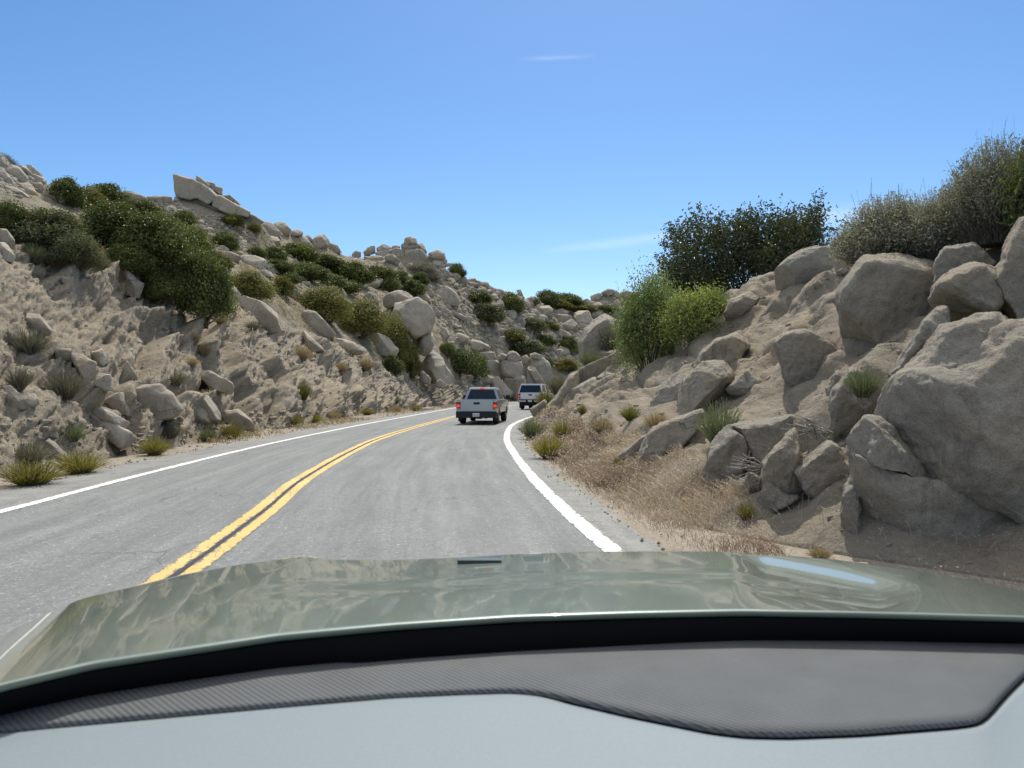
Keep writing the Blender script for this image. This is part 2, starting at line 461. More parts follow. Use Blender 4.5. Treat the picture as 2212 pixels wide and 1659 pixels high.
def stripe(name, curve, off0, off1, z, mat, nrm_ref, parent=None, rough=.005, fine=4):
    n = len(curve)
    tt = np.linspace(0, n - 1, (n - 1) * fine + 1)
    cx = np.stack([np.interp(tt, np.arange(n), curve[:, k]) for k in (0, 1)], 1)
    a = np.interp(tt, np.arange(n), arc)
    tg = np.gradient(cx, axis=0); tg /= np.linalg.norm(tg, axis=1, keepdims=True)
    nr = np.stack([tg[:, 1], -tg[:, 0]], 1)
    j = lambda s: (vnoise(np.stack([a * 6, np.full_like(a, s), a * 0], -1), 5) * rough)[:, None]
    l = cx + nr * (off0 + j(1.7)); r = cx + nr * (off1 + j(7.9))
    m_ = .5 * (l + r)
    P = np.stack([np.concatenate([q, np.full((len(q), 1), z)], 1) for q in (l, m_, r)], 1)
    U = np.stack([np.stack([np.full(len(a), v), a], 1) for v in (-1, 0, 1)], 1).reshape(-1, 2)
    o = mobj(name, mesh_np(name, P.reshape(-1, 3), grid_faces(*P.shape[:2]), mat, False, uv=U), parent)
    return o
tag(stripe('edge_line', cL, -.085, .085, .004, M_white, None), 'thin white edge line on the far side of the road', kind='structure')
tag(stripe('edge_line', cR, -.10, .10, .004, M_white, None, rough=.008), 'broad worn white edge line beside the dry grass verge', kind='structure')
cl = stripe('center_line', cC, -.175, -.03, .004, M_yellow, None, rough=.008)
tag(cl, 'cracked double yellow centre line of the road', kind='structure')
stripe('yellow_stripe', cC, .03, .175, .004, M_yellow, None, cl, rough=.004)
stripe('crack_seal', cC, -.026, .026, .003, M_seal, None, cl, rough=.012)

# ------------------------------------------------------------------ ground sheet
gx = np.concatenate([np.linspace(-600, -40, 20), np.linspace(-38, 45, 90), np.linspace(48, 600, 20)])
gy = np.concatenate([np.linspace(-300, -14, 12), np.linspace(-12, 130, 150), np.linspace(135, 900, 20)])
GX, GY = np.meshgrid(gx, gy)
GZ = -.012 - .0 * GX
P = np.stack([GX, GY, GZ], -1)
ground = mobj('ground', mesh_np('ground', P.reshape(-1, 3), grid_faces(*P.shape[:2]), M_ground, True))
tag(ground, 'sandy dirt ground along both sides of the road', kind='structure')

# ------------------------------------------------------------------ hillside beyond the far road edge: foot, cut crest, ridge for each bearing
def bear(X): return (X - CX) / FPX
#       X     foot   crest d, z     ridge d, z
PROF = [(-1100, 6.3, 10.0, 5.0, 34, 14.0), (-600, 8.0, 12.6, 5.0, 38, 14.5), (-300, 9.8, 15.4, 5.1, 42, 15.5), (0, 12.6, 19.5, 5.2, 50, 16.4), (150, 14.7, 23, 5.6, 60, 17.0), (300, 17.6, 27, 5.9, 70, 18.6),
        (400, 20.0, 31, 5.7, 78, 19.0), (480, 22.8, 35, 5.2, 82, 18.7), (600, 28.5, 43, 5.0, 92, 19.2), (700, 36.0, 52, 4.6, 100, 19.3),
        (800, 47, 62, 4.0, 108, 19.3), (880, 60, 73, 3.2, 112, 19.8), (960, 76, 84, 2.2, 118, 19.7), (1040, 97, 104, 2.6, 128, 19.4),
        (1140, 112, 119, 3.0, 140, 17.6), (1200, 120, 127, 3.6, 152, 19.0), (1300, 126, 132, 4.2, 159, 19.5), (1380, 129, 134, 4.4, 161, 19.3),
        (1500, 132, 137, 4.4, 164, 18.0), (1800, 134, 140, 4.2, 165, 12.0), (2500, 140, 146, 4.0, 170, 9.0)]
PR = np.array(PROF, float); PU = bear(PR[:, 0])
NU, N1, N2, N3 = 980, 150, 190, 14
us = np.concatenate([np.linspace(PU[0], -.68, 130), np.linspace(-.678, .20, NU - 190), np.linspace(.205, PU[-1], 60)])
ip = lambda k: np.interp(us, PU, PR[:, k])
def smooth1(a, w=15):
    k = np.hanning(w); k /= k.sum(); return np.convolve(np.pad(a, w // 2, mode='edge'), k, 'valid')
ft, dc, zc, dr, zr = [smooth1(ip(k)) for k in range(1, 6)]
T1 = np.linspace(-.10, 1, N1); T2 = np.linspace(0, 1, N2 + 1)[1:]; T3 = np.linspace(0, 1, N3 + 1)[1:]
D = []; Z = []
for tt in T1:
    D.append(ft + (dc - ft) * tt); tq = max(tt, 0)
    Z.append(-.25 + (zc + .25) * (tq * 1.1 - .1 * tq * tq) if tt > 0 else np.full_like(ft, -.25))
for tt in T2:
    D.append(dc + (dr - dc) * tt); Z.append(zc + (zr - zc) * (tt ** 1.0) + .9 * np.sin(tt * math.pi) * np.clip((us + .3) * 3, -.3, 1.0))
for tt in T3:
    D.append(dr + 60 * tt); Z.append(zr - 14 * tt ** 1.3)
D = np.array(D); Z = np.array(Z)
H0 = np.stack([us[None, :] * D, D, Z], -1)
hfoot = np.clip(np.concatenate([T1, np.ones(N2 + N3)]) / .10, 0, 1)[:, None]
iscut = np.clip(1 - (np.arange(len(D)) - N1 + 12) / 24.0, 0, 1)[:, None]
nrm = grid_normals(H0); nrm *= np.sign(nrm[..., 2:3] + 1e-9)
Q = H0 @ Matrix.Rotation(R(-24), 3, 'X').transposed() if False else H0 @ np.array(Matrix.Rotation(R(22), 3, 'X'))
Sq = Q * np.array([.6, .30, 1.35])                               # bedding that dips along the road
amp = np.clip(D / 60, .5, 1.6)
blk1, blk2, bid = worley(Sq * .55 + fbm(H0 * .4, 3, 3)[..., None] * .4, 11)
blk = (bid - .5) * .85 + np.clip((blk2 - blk1) * 2.2, 0, .5) - .35
b1, b2, bi = worley(Sq * 1.5 + fbm(H0 * .9, 3, 5)[..., None] * .35, 23)
blkf = (bi - .5) * .40 + np.clip((b2 - b1) * 2.0, 0, .3) - .15
cutpatch = np.clip(.65 + 1.6 * fbm(H0 * .22, 2, 77), .1, 1.2)
dcut = .42 * blk * cutpatch + .36 * blkf + .75 * fbm(Q * np.array([.35, .16, .6]), 4, 1) + .20 * ridged(Q * np.array([1.6, .7, 3.4]), 5, 9, .6) + .17 * fbm(Q * np.array([5, 3, 8]), 5, 2, .7)
dhill = .6 * fbm(H0 * .10, 3, 4) + .40 * fbm(H0 * .5, 4, 8) + .12 * fbm(H0 * 2.5, 2, 6)
lu = Q[..., 2] * .62 + 1.5 * fbm(H0 * np.array([.30, .14, .3]), 3, 61)
saw = lu - np.floor(lu); saw = np.where(saw < .82, saw / .82, (1 - saw) / .18)
lmask = np.clip(.5 + 2.2 * fbm(H0 * .17, 3, 62), 0, 1)
lv = Q[..., 2] * 1.9 + 1.2 * fbm(H0 * .5, 3, 63)
sw2 = lv - np.floor(lv); sw2 = np.where(sw2 < .8, sw2 / .8, (1 - sw2) / .2)
dcut = dcut * .8 + (.78 * (saw - .4) * lmask + .26 * (sw2 - .4) * np.clip(.4 + 2 * fbm(H0 * .3, 2, 64), 0, 1))
disp = (iscut * dcut * np.clip(.55 + D / 60, .7, 1.3) + (1 - iscut) * dhill) * hfoot
H1 = H0 + nrm * disp[..., None]
H1[..., 2] = np.where(hfoot < .02, -.25, H1[..., 2])
nslot = (np.repeat(1 - iscut[:-1], len(us) - 1, 1) > .55).astype(np.int32).ravel()
me = mesh_np('hillside', H1.reshape(-1, 3), grid_faces(*H1.shape[:2])[:, ::-1], M_cut, True)
me.materials.append(M_hill)
me.polygons.foreach_set('material_index', nslot)
hillside = mobj('hillside', me)
tag(hillside, 'boulder-strewn desert hillside above a crumbling layered rock cut', kind='structure')

# ------------------------------------------------------------------ bank on the near side of the road
BY = [1.0, 4, 6, 7, 8, 10, 14.4, 20, 28, 34, 39, 45, 55, 63, 75, 90, 110]
BF = [7.5, 5.6, 3.7, 2.75, 2.05, 1.5, 1.0, .70, .48, .72, 1.35, 2.1, 4.3, 6.3, 10.2, 17, 30]
CYs = [1.0, 5, 7, 12, 18, 22, 25, 28, 32, 36, 40, 50, 60, 75, 90, 110]
CXs = [13.0, 11, 9.0, 8.1, 7.8, 7.6, 6.9, 6.3, 5.4, 4.7, 4.3, 5.4, 8.0, 13.5, 20, 33]
CZs = [3.3, 3.3, 3.4, 3.8, 4.3, 4.6, 4.1, 3.9, 3.5, 3.3, 3.2, 3.2, 3.2, 3.2, 3, 3]
ys = np.concatenate([np.linspace(1, 5, 30), 5 * (110 / 5.0) ** np.linspace(0, 1, 470)[1:]])
bf = smooth1(np.interp(ys, BY, BF), 21); bc = smooth1(np.interp(ys, CYs, CXs), 21); bz = smooth1(np.interp(ys, CYs, CZs), 21)
T1 = np.linspace(-.14, 1, 190); T2 = np.linspace(0, 1, 46)[1:]
X = []; Z = []
for tt in T1:
    X.append(bf + (bc - bf) * tt); tq = max(tt, 0)
    Z.append(bz * (.45 * tq + .55 * tq ** 1.5) if tt > 0 else np.full_like(bf, -.12) + .12 * 0)
for tt in T2:
    X.append(bc + 26 * tt ** 1.4); Z.append(bz + .5 * tt - 2.4 * np.clip(tt - .45, 0, 1))
X = np.array(X).T; Z = np.array(Z).T
Y = np.repeat(ys[:, None], X.shape[1], 1)
B0 = np.stack([X, Y, Z], -1)
tall = np.concatenate([T1, np.ones(len(T2))])[None, :]
bfoot = np.clip(tall / .16, 0, 1)
nrm = grid_normals(B0); nrm *= np.sign(nrm[..., 2:3] + 1e-9)
# beds that climb away from the road
Qb = B0 @ np.array(Matrix.Rotation(R(38), 3, 'Y')) @ np.array(Matrix.Rotation(R(10), 3, 'Z'))
w1, w2, wi = worley(Qb * np.array([.22, .30, .8]) + fbm(B0 * .5, 3, 41)[..., None] * .35, 43)
hump = (wi - .5) * .55 + np.clip((w2 - w1) * 1.6, 0, .45) - .28
db = .26 * hump + .40 * fbm(Qb * np.array([.14, .32, .5]), 4, 44) + .17 * ridged(Qb * np.array([.14, .75, .6]), 4, 45, .5) + .035 * fbm(B0 * 4, 4, 46) + .03 * ridged(B0 * 11, 3, 47)
lu = -Qb[..., 1] * .40 + Qb[..., 0] * .22 + .9 * fbm(B0 * np.array([.25, .30, .3]), 3, 161)
saw = lu - np.floor(lu); saw = np.where(saw < .80, saw / .80, (1 - saw) / .20)
lv = -Qb[..., 1] * 1.1 + Qb[..., 0] * .5 + 1.1 * fbm(B0 * .5, 3, 163)
sw2 = lv - np.floor(lv); sw2 = np.where(sw2 < .78, sw2 / .78, (1 - sw2) / .22)
db = db + .40 * (saw - .45) * np.clip(.55 + 2.0 * fbm(B0 * .22, 3, 162), 0, 1) + .07 * (sw2 - .45) * np.clip(.4 + 2 * fbm(B0 * .4, 2, 164), 0, 1)
B1 = B0 + nrm * (db * bfoot * np.clip(.6 + Y / 40, .7, 1.2))[..., None]
B1[..., 2] = np.where(tall < 0, -.12 + .12 * 0, B1[..., 2])
me = mesh_np('bank', B1.reshape(-1, 3), grid_faces(*B1.shape[:2])[:, ::-1], M_bank, True)
bank = mobj('bank', me)
tag(bank, 'steep bank of decomposed granite rising from the grassy verge', kind='structure')

def bvh_of(o):
    me = o.data
    V = [v.co.copy() for v in me.vertices]
    return BVHTree.FromPolygons(V, [tuple(p.vertices) for p in me.polygons])
BV_HILL, BV_BANK, BV_GROUND = bvh_of(hillside), bvh_of(bank), bvh_of(ground)
def cast(X, Y, which='HBG'):
    d = ray(X, Y); dn = d.normalized(); best = None
    for k, b in (('H', BV_HILL), ('B', BV_BANK), ('G', BV_GROUND)):
        if k in which:
            h = b.ray_cast(EYE, dn, 500)
            if h[0] is not None and (best is None or h[3] < best[1]):
                best = (h[0], h[3], h[1])
    return best
def depth_at(X, Y, which='HBG', default=60.0, tries=14, step=6):
    for k in range(tries):
        h = cast(X, Y + k * step, which)
        if h is not None: return h[0].y
    return default
def drop(x, y, which='HBG', top=60):
    best = None
    for k, b in (('H', BV_HILL), ('B', BV_BANK), ('G', BV_GROUND)):
        if k in which:
            h = b.ray_cast(Vector((x, y, top)), Vector((0, 0, -1)), 200)
            if h[0] is not None and (best is None or h[0].z > best[0].z): best = (h[0], h[1])
    return best

# ------------------------------------------------------------------ rocks
# reading frames: points of enlarged pieces of the photograph -> photo units
FR = {'A': (0, 304.2, .16667), 'B': (368.7, 368.7, .16667), 'C': (645.2, 488.5, .16667), 'D': (967.8, 589.9, .20834),
      'E': (1382.6, 737.4, .27779), 'F': (1751.2, 553, .27779), 'G': (1290.4, 414.8, .25), 'H': (1152.1, 682.1, .15004),
      'L': (0, 645.2, .27779), 'M': (0, 276.5, .33333), 'N': (460.9, 691.3, .25), 'O': (0, 0, 1.0)}
def frame(f, s):
    x0, y0, k = FR[f]
    v = [float(q) for q in s.replace(',', ' ').split()]
    return [(x0 + v[i] * k, y0 + v[i + 1] * k) for i in range(0, len(v), 2)]

_dg = bpy.context.evaluated_depsgraph_get
def remeshed(V, F, voxel, smooth=3, fac=.6):
    me = bpy.data.meshes.new('tmp'); me.from_pydata([tuple(v) for v in V], [], F); me.update()
    o = bpy.data.objects.new('tmp', me); col.objects.link(o)
    m = o.modifiers.new('r', 'REMESH'); m.mode = 'VOXEL'; m.voxel_size = voxel; m.adaptivity = 0
    if smooth:
        s = o.modifiers.new('s', 'SMOOTH'); s.iterations = smooth; s.factor = fac
    dg = _dg(); dg.update()
    e = o.evaluated_get(dg).to_mesh()
    n = len(e.vertices); P = np.empty(n * 3); e.vertices.foreach_get('co', P); P = P.reshape(-1, 3)
    N = np.empty(n * 3); e.vertices.foreach_get('normal', N); N = N.reshape(-1, 3)
    q = [tuple(p.vertices) for p in e.polygons]
    o.to_mesh_clear(); bpy.data.objects.remove(o); bpy.data.meshes.remove(me)
    return P, N, q

def resample(poly, n):
    p = np.array(poly + [poly[0]], float)
    s = np.concatenate([[0], np.cumsum(np.linalg.norm(np.diff(p, axis=0), axis=1))])
    t = np.linspace(0, s[-1], n, endpoint=False)
    return np.stack([np.interp(t, s, p[:, k]) for k in (0, 1)], 1)

def traced_rock(name, pts, d, label, thick=.75, res=26, mat=None, lean=.5, front=.70, back=.72, rough=1.0, group=None, seed=None, cat='boulder', ext=None, cracks=0.0, smooth=1, sink=0.0, facets=7, grow=None, shift=(0, 0)):
    """A solid rock: its outline stands at depth d, a smaller rounded front before it and a back behind it."""
    seed = seed if seed is not None else (int(pts[0][0] * 13 + pts[0][1] * 7) % 9973)
    rg = np.random.default_rng(seed)
    q = resample(pts, 40)
    q = q.mean(0) + (q - q.mean(0)) * (grow or (1.05 if res > 60 else 1.09 if res > 28 else 1.15))
    W = (q.max(0) - q.min(0)); size = math.sqrt(W[0] * W[1]) * d / FPX
    T = size * thick; d = d + sink * T
    cen = q.mean(0)
    layers = []
    for sc, dd, dn in ((front, -.42 * T, .5), (.93, -.20 * T, .16), (1.0, .05 * T, 0), (.96, .40 * T, 0), (back, .85 * T, 0)):
        qq = cen + (q - cen) * sc
        # the front tips down so that the top of the rock slopes up and away
        qq[:, 1] += dn * lean * (1 - sc if sc < 1 else 0) * W[1]
        qq += np.array(shift) * W * dn * 2
        layers.append([at(x, y, d + dd) for x, y in qq])
    V = [v for l in layers for v in l]; n = len(q); F = []
    for k in range(len(layers) - 1):
        for i in range(n):
            j = (i + 1) % n
            F.append((k * n + i, k * n + j, (k + 1) * n + j, (k + 1) * n + i))
    F.append(tuple(range(n - 1, -1, -1))); F.append(tuple(range((len(layers) - 1) * n, len(layers) * n)))
    voxel = max(W) * d / FPX / res
    P, N, F = remeshed(V, F, voxel, smooth)
    s = size; r = rough
    c0 = P.mean(0)
    for k in range(facets):
        nv = rg.normal(size=3); nv[1] = -abs(nv[1]) * 1.1; nv[2] *= .8; nv /= np.linalg.norm(nv)
        pr = (P - c0) @ nv; dd = np.quantile(pr, rg.uniform(.86, .965)); P = P - nv * (np.clip(pr - dd, 0, None) * .85)[:, None]
    off = (.05 * s * r) * fbm(P / s * 1.7 + seed, 3, seed) + (.028 * s * r) * fbm(P / s * 6 + seed, 3, seed + 5)
    if res >= 36:
        off = off + .026 * r * ridged(P * 4.5, 4, seed + 9) + .022 * r * fbm(P * 13, 4, seed + 11, .6)
    if cracks:
        f1, f2, ci = worley(P / s * np.array([1.2, 1.2, 1.9]) + fbm(P / s * 1.5, 3, seed)[:, None] * .45, seed + 3)
        off = off - cracks * s * np.clip(1 - (f2 - f1) * 9, 0, 1) + (ci - .5) * cracks * s * 1.6
    P = P + N * off[:, None]
    o0 = P.mean(0); o0[2] = P[:, 2].min()
    me = mesh_np(name, P - o0, np.array(F), mat or M_rock, True)
    o = mobj(name, me, None, tuple(o0))
    return tag(o, label, cat, group)

def TR(f, s, label, d=None, **kw):
    pts = frame(f, s)
    if d is None:
        xs = [p[0] for p in pts]; yy = [p[1] for p in pts]
        d = depth_at(.5 * (min(xs) + max(xs)), min(yy) + .72 * (max(yy) - min(yy)))
    nm = kw.pop('name', 'boulder')
    return traced_rock(nm, pts, d, label, **kw)

# --- the tilted slab outcrop on the skyline
G1 = 'slabs of the tilted outcrop on the ridge'
kw = dict(name='rock_slab', cat='rock slab', group=G1, mat=M_rock_far, res=52, front=.93, lean=.1, thick=.8, facets=0, smooth=1, rough=.55)
TR('B', '48,60 75,50 140,80 260,100 400,170 480,225 600,330 545,400 480,440 340,360 250,380 85,340 70,250', 'biggest tilted grey slab with a pointed prow jutting into the sky', 74.0, **kw)
TR('B', '600,330 640,320 900,470 1015,525 990,600 850,570 720,550 540,460 545,390', 'long tilted slab running down from the pointed prow slab on the ridge', 73.5, **kw)
TR('B', '70,350 250,380 300,480 560,600 530,650 330,590 120,510 95,470', 'shaded base slab under the pointed prow slab', 75.0, **kw)
TR('B', '265,375 310,365 540,460 720,550 640,580 470,540 280,480', 'narrow middle slab wedged beneath the pointed prow slab', 74.2, **kw)
TR('B', '340,65 380,90 505,185 480,215 400,175 330,125', 'small pointed shard standing on top of the prow slab', 74.5, **kw)
TR('B', '480,145 570,165 580,200 665,225 660,300 610,290 490,200', 'blocky cap rock behind the pointed shard on the ridge', 76.0, **kw)
TR('B', '690,330 765,315 910,440 800,410', 'dark thin slab peeking out behind the long tilted slab', 77.0, **kw)
TR('B', '1000,560 1080,580 1210,665 1080,740 990,640', 'low slab at the downhill end of the tilted outcrop', 75.0, **kw)

# --- boulders of the upper ridge, one line each
far = dict(mat=M_rock_far, res=22)
G2 = 'boulders below the tilted outcrop'
for s, lb in (
    ('1350,690 1440,670 1520,700 1555,760 1540,840 1430,845 1370,760', 'round brown boulder alone against the sky right of the tilted slabs'),
    ('1085,690 1150,660 1300,690 1450,835 1300,850 1170,790 1090,740', 'long sloping boulder leaning against the round skyline boulder'),
    ('1560,790 1620,760 1700,790 1715,840 1570,850', 'small pale boulder on the skyline beside the round brown one'),
    ('1520,850 1640,825 1740,860 1835,990 1800,1020 1550,940', 'broad grey boulder above the rounded dark shrub on the ridge'),
    ('1730,850 1790,840 1835,890 1820,930 1750,900', 'small brown boulder tucked behind the broad grey ridge boulder'),
    ('1880,850 1950,830 2040,870 2070,940 1990,1010 1850,1010 1840,920', 'dome-shaped brown boulder on the skyline with a bush at its foot'),
    ('2000,990 2070,945 2160,970 2212,1060 2000,1060', 'low humped boulder just downhill of the dome-shaped skyline boulder'),
    ('800,690 870,660 940,700 965,790 920,900 840,850 800,780', 'tall upright egg-shaped grey boulder below the tilted slabs'),
    ('760,650 840,615 980,650 1050,710 1040,740 950,730 870,660', 'flat sunlit boulder lying behind the upright egg-shaped boulder'),
    ('970,760 1080,740 1170,840 1000,900 960,850', 'squat boulder pressed against the upright egg-shaped boulder'),
    ('1150,930 1270,850 1380,860 1420,960 1380,1010 1200,1000', 'bluish grey wedge boulder standing above the shrubs on the ridge slope'),
    ('1010,890 1100,860 1250,850 1140,940 1020,960', 'sunlit top of a boulder left of the bluish grey wedge boulder'),
    ('545,640 580,600 650,600 700,690 560,690', 'small cube-like boulder under the tilted slabs'),
    ('320,610 350,580 430,620 500,670 420,700 330,660', 'whitish rough boulder beside the dark shrub under the tilted slabs'),
    ('545,730 670,735 690,780 560,800', 'flat pale block in the pile under the tilted slabs'),
    ('690,740 760,700 800,730 795,800 720,800', 'small rounded boulder left of the upright egg-shaped boulder'),
    ('600,690 660,670 700,700 690,735 610,730', 'small bright-topped boulder above the flat pale block'),
    ('580,990 680,970 760,1020 720,1060 610,1040', 'pale boulder in the gap between the dark shrubs on the upper slope'),
    ('790,1020 860,950 930,1000 900,1060 820,1070', 'pale jagged rock beside the gap between the upper slope shrubs'),
    ('610,1080 760,1050 900,1120 860,1190 700,1150', 'low arched boulder at the edge of the big dark shrub'),
    ('890,1140 960,1105 1130,1120 1300,1210 1410,1300 1340,1340 1020,1270', 'long low whale-backed slab half way up the slope'),
    ('600,1120 650,1110 780,1170 840,1215 640,1220', 'thin arched slab below the low arched boulder by the big dark shrub'),
    ('1130,1300 1230,1285 1310,1320 1340,1380 1250,1380', 'small domed boulder under the whale-backed slab'),
    ('1290,1440 1400,1430 1600,1540 1720,1600 1650,1660 1450,1570 1330,1510', 'long narrow slab sloping down beside the olive bushes'),
    ('1650,1460 1700,1440 1790,1440 1815,1480 1700,1490', 'flat pale rock in the scrub below the mid-slope shrubs')):
    TR('B', s, lb, group=G2, **far)

G3 = 'boulders of the rocky pinnacle'
for s, lb, d in (
    ('840,330 900,270 985,260 975,350 860,385', 'leftmost block of the rocky pinnacle crest', 111),
    ('1010,290 1090,240 1160,255 1200,290 1100,330 1000,330', 'dark domed cap stone left of the pinnacle summit', 111),
    ('985,335 1100,320 1195,310 1190,390 1000,400', 'flat stone carrying the dark domed cap stone', 110.5),
    ('1200,270 1270,245 1310,265 1300,320 1210,320', 'small dark stone between the domed cap stone and the summit', 112),
    ('1180,340 1260,290 1340,300 1360,400 1220,390', 'sloping block at the left foot of the pinnacle summit', 110.5),
    ('1365,230 1395,145 1440,138 1510,165 1540,240 1450,250', 'topmost stone of the rocky pinnacle', 112),
    ('1320,260 1370,225 1540,235 1570,320 1400,325 1325,300', 'collar stone right under the topmost pinnacle stone', 112.2),
    ('1340,320 1560,305 1640,350 1710,420 1560,480 1400,450 1330,400', 'massive base block of the rocky pinnacle', 111.5),
    ('1545,235 1605,225 1660,340 1620,360 1550,310', 'upright slab leaning on the right of the pinnacle', 113),
    ('1670,360 1750,330 1800,312 1880,345 1905,410 1880,450 1720,420', 'rounded reddish boulder right of the pinnacle against the sky', 112),
    ('1130,390 1210,365 1300,430 1290,510 1190,480 1140,450', 'flat-topped pale block in front of the pinnacle', 107),
    ('840,400 1000,390 1120,400 1110,500 900,480', 'shaded ledge of rock below the left pinnacle crest', 109),
    ('690,350 750,320 800,340 800,400 700,410', 'pale rounded boulder in the skyline gap left of the pinnacle', 110),
    ('1280,540 1320,470 1360,530 1330,570', 'small pointed white rock below the pinnacle', 106)):
    TR('C', s, lb, d, group=G3, **far)
G4 = 'boulders on the slope below the pinnacle'
for s, lb in (
    ('1020,480 1110,440 1130,460 1060,520', 'small pale sunlit boulder left of the flat-topped block'),
    ('1345,545 1420,490 1480,480 1460,570 1380,590', 'slanting boulder just below the small pointed white rock'),
    ('1310,680 1380,590 1455,650 1400,710', 'pyramid-shaped pale boulder among the shrubs below the pinnacle'),
    ('1440,680 1510,635 1555,690 1480,710', 'rounded boulder at the right of the pyramid-shaped boulder'),
    ('860,800 980,690 1090,685 1060,760 970,840', 'pale slanted slab lying among the mid-slope shrubs'),
    ('1780,640 1820,625 1880,660 1850,710 1785,690', 'small flat boulder perched on another below the reddish boulder'),
    ('1740,700 1850,690 1860,750 1760,760', 'block carrying the small perched flat boulder'),
    ('1960,650 2010,610 2070,620 2080,690 2000,730', 'whitish angular boulder on the upper right slope'),
    ('1735,930 1800,820 1880,770 1990,840 2070,920 2085,1000 1900,1020 1790,1010', 'large smooth dome boulder with a dark hollow at its foot'),
    ('1670,870 1710,820 1750,850 1750,920 1690,930', 'upright small boulder touching the large smooth dome'),
    ('1630,790 1690,755 1740,790 1730,830 1640,830', 'low pale boulder above the large smooth dome'),
    ('1490,870 1560,845 1640,870 1690,910 1710,1000 1600,970', 'greenish lichen-covered boulder behind the balanced boulder'),
    ('1690,1060 1760,1050 1820,1100 1830,1160 1740,1180', 'pale smooth boulder right of the balanced boulder'),
    ('1780,1060 1850,1045 1945,1085 1935,1140 1840,1160', 'pale loaf-shaped boulder in the clearing beside the balanced boulder'),
    ('1715,960 1750,940 1790,980 1760,1030', 'white rounded stone at the foot of the large smooth dome'),
    ('1950,1110 2040,1115 2190,1190 2180,1230 2010,1180', 'thin tilted slab in the clearing'),
    ('1810,1400 1870,1320 1930,1340 1955,1420 1900,1490 1800,1480', 'dark round boulder above the green bush by the road'),
    ('1970,1490 2010,1400 2080,1385 2200,1440 2180,1530 2060,1530', 'white-topped round boulder above the green bush by the road'),
    ('1960,1390 2030,1340 2120,1350 2160,1390 2070,1390', 'flat boulder behind the white-topped round boulder'),
    ('1920,1280 2000,1260 2080,1300 2000,1320', 'low pale stone in the dry clearing'),
    ('1600,560 1700,540 1760,580 1700,620', 'small pale boulder under the dark bush below the pinnacle')):
    TR('C', s, lb, group=G4, **far)

# --- the balanced boulder on its pillar, close to the road
G5 = 'stones of the balanced boulder'
bb = dict(res=34, mat=M_rock, group=G5)
TR('C', '1165,1085 1250,1010 1420,985 1540,940 1640,1000 1720,1110 1745,1200 1700,1350 1560,1420 1480,1450 1420,1370 1340,1340 1220,1250 1200,1130', 'great grey balanced boulder overhanging its stone pillar', 73, **bb)
TR('C', '1090,960 1160,880 1310,830 1420,870 1500,940 1420,1000 1250,1030 1165,1085 1090,1040', 'rounded boulder nestled behind the great balanced boulder', 76, **bb)
TR('C', '1590,1400 1690,1360 1740,1390 1750,1540 1720,1600 1660,1680 1560,1650 1570,1500', 'brown upright pillar stone holding up the balanced boulder', 73.5, **bb)
TR('C', '1470,1430 1590,1410 1570,1660 1490,1670', 'shaded pillar stone behind the brown upright pillar', 74.5, **bb)
TR('C', '815,940 910,855 960,870 960,990 880,980', 'dark wedge boulder behind the olive bushes', 80, **far)
TR('C', '965,890 1000,890 1045,960 1030,1030 970,1000', 'sunlit upright boulder beside the dark wedge boulder', 80, **far)
TR('N', '1800,380 1900,270 1950,300 2070,490 2060,550 1950,530 1880,550 1830,480', 'triangular boulder at the foot of the pillar beside the road', 74, **bb)
TR('N', '1785,450 1820,435 1880,510 1870,560 1800,550', 'small leaning slab left of the triangular boulder', 71, **bb)
TR('N', '1915,530 1960,515 2010,550 1990,590 1930,580', 'low boulder in front of the triangular boulder', 72, **bb)

# --- slabs just above the near rock cut
G6 = 'slabs above the rock cut'
nr = dict(res=32, mat=M_rock, group=G6)
TR('C', '25,1135 130,1105 220,1130 330,1240 460,1390 450,1430 340,1440 160,1340 60,1240', 'big tilted boulder with a bright sunlit back above the cut', **nr)
TR('C', '430,1460 560,1460 700,1500 830,1610 830,1660 700,1660 560,1590 450,1540', 'long rounded slab lying below the tilted bright-backed boulder', **nr)
TR('C', '640,1380 790,1350 800,1420 660,1450', 'small flat slab behind the long rounded slab', **nr)
TR('C', '810,1400 880,1360 1050,1390 1150,1430 1220,1530 1290,1590 1250,1690 850,1680 820,1550', 'broad grey face boulder with a pale patch next to the olive bushes', **nr)
TR('M', '1530,1110 1590,1090 1700,1130 1790,1210 1815,1310 1790,1355 1660,1300 1540,1190', 'smooth rounded slab right of the big dark shrub', **nr)
TR('M', '1480,1030 1510,1020 1560,1080 1530,1140 1490,1120', 'pale boulder squeezed between the big dark shrub and the smooth slab', **nr)
TR('N', '740,130 790,100 870,170 950,250 955,280 900,290 800,230', 'low grey slab sliding over the edge of the cut', **nr)
TR('M', '0,650 40,655 90,730 90,780 0,760', 'cracked pale boulder at the top of the cut by the sage bush', **nr)
TR('M', '-40,750 40,745 95,830 80,870 -40,830', 'rounded pale boulder directly under the cracked one at the cut top', **nr)

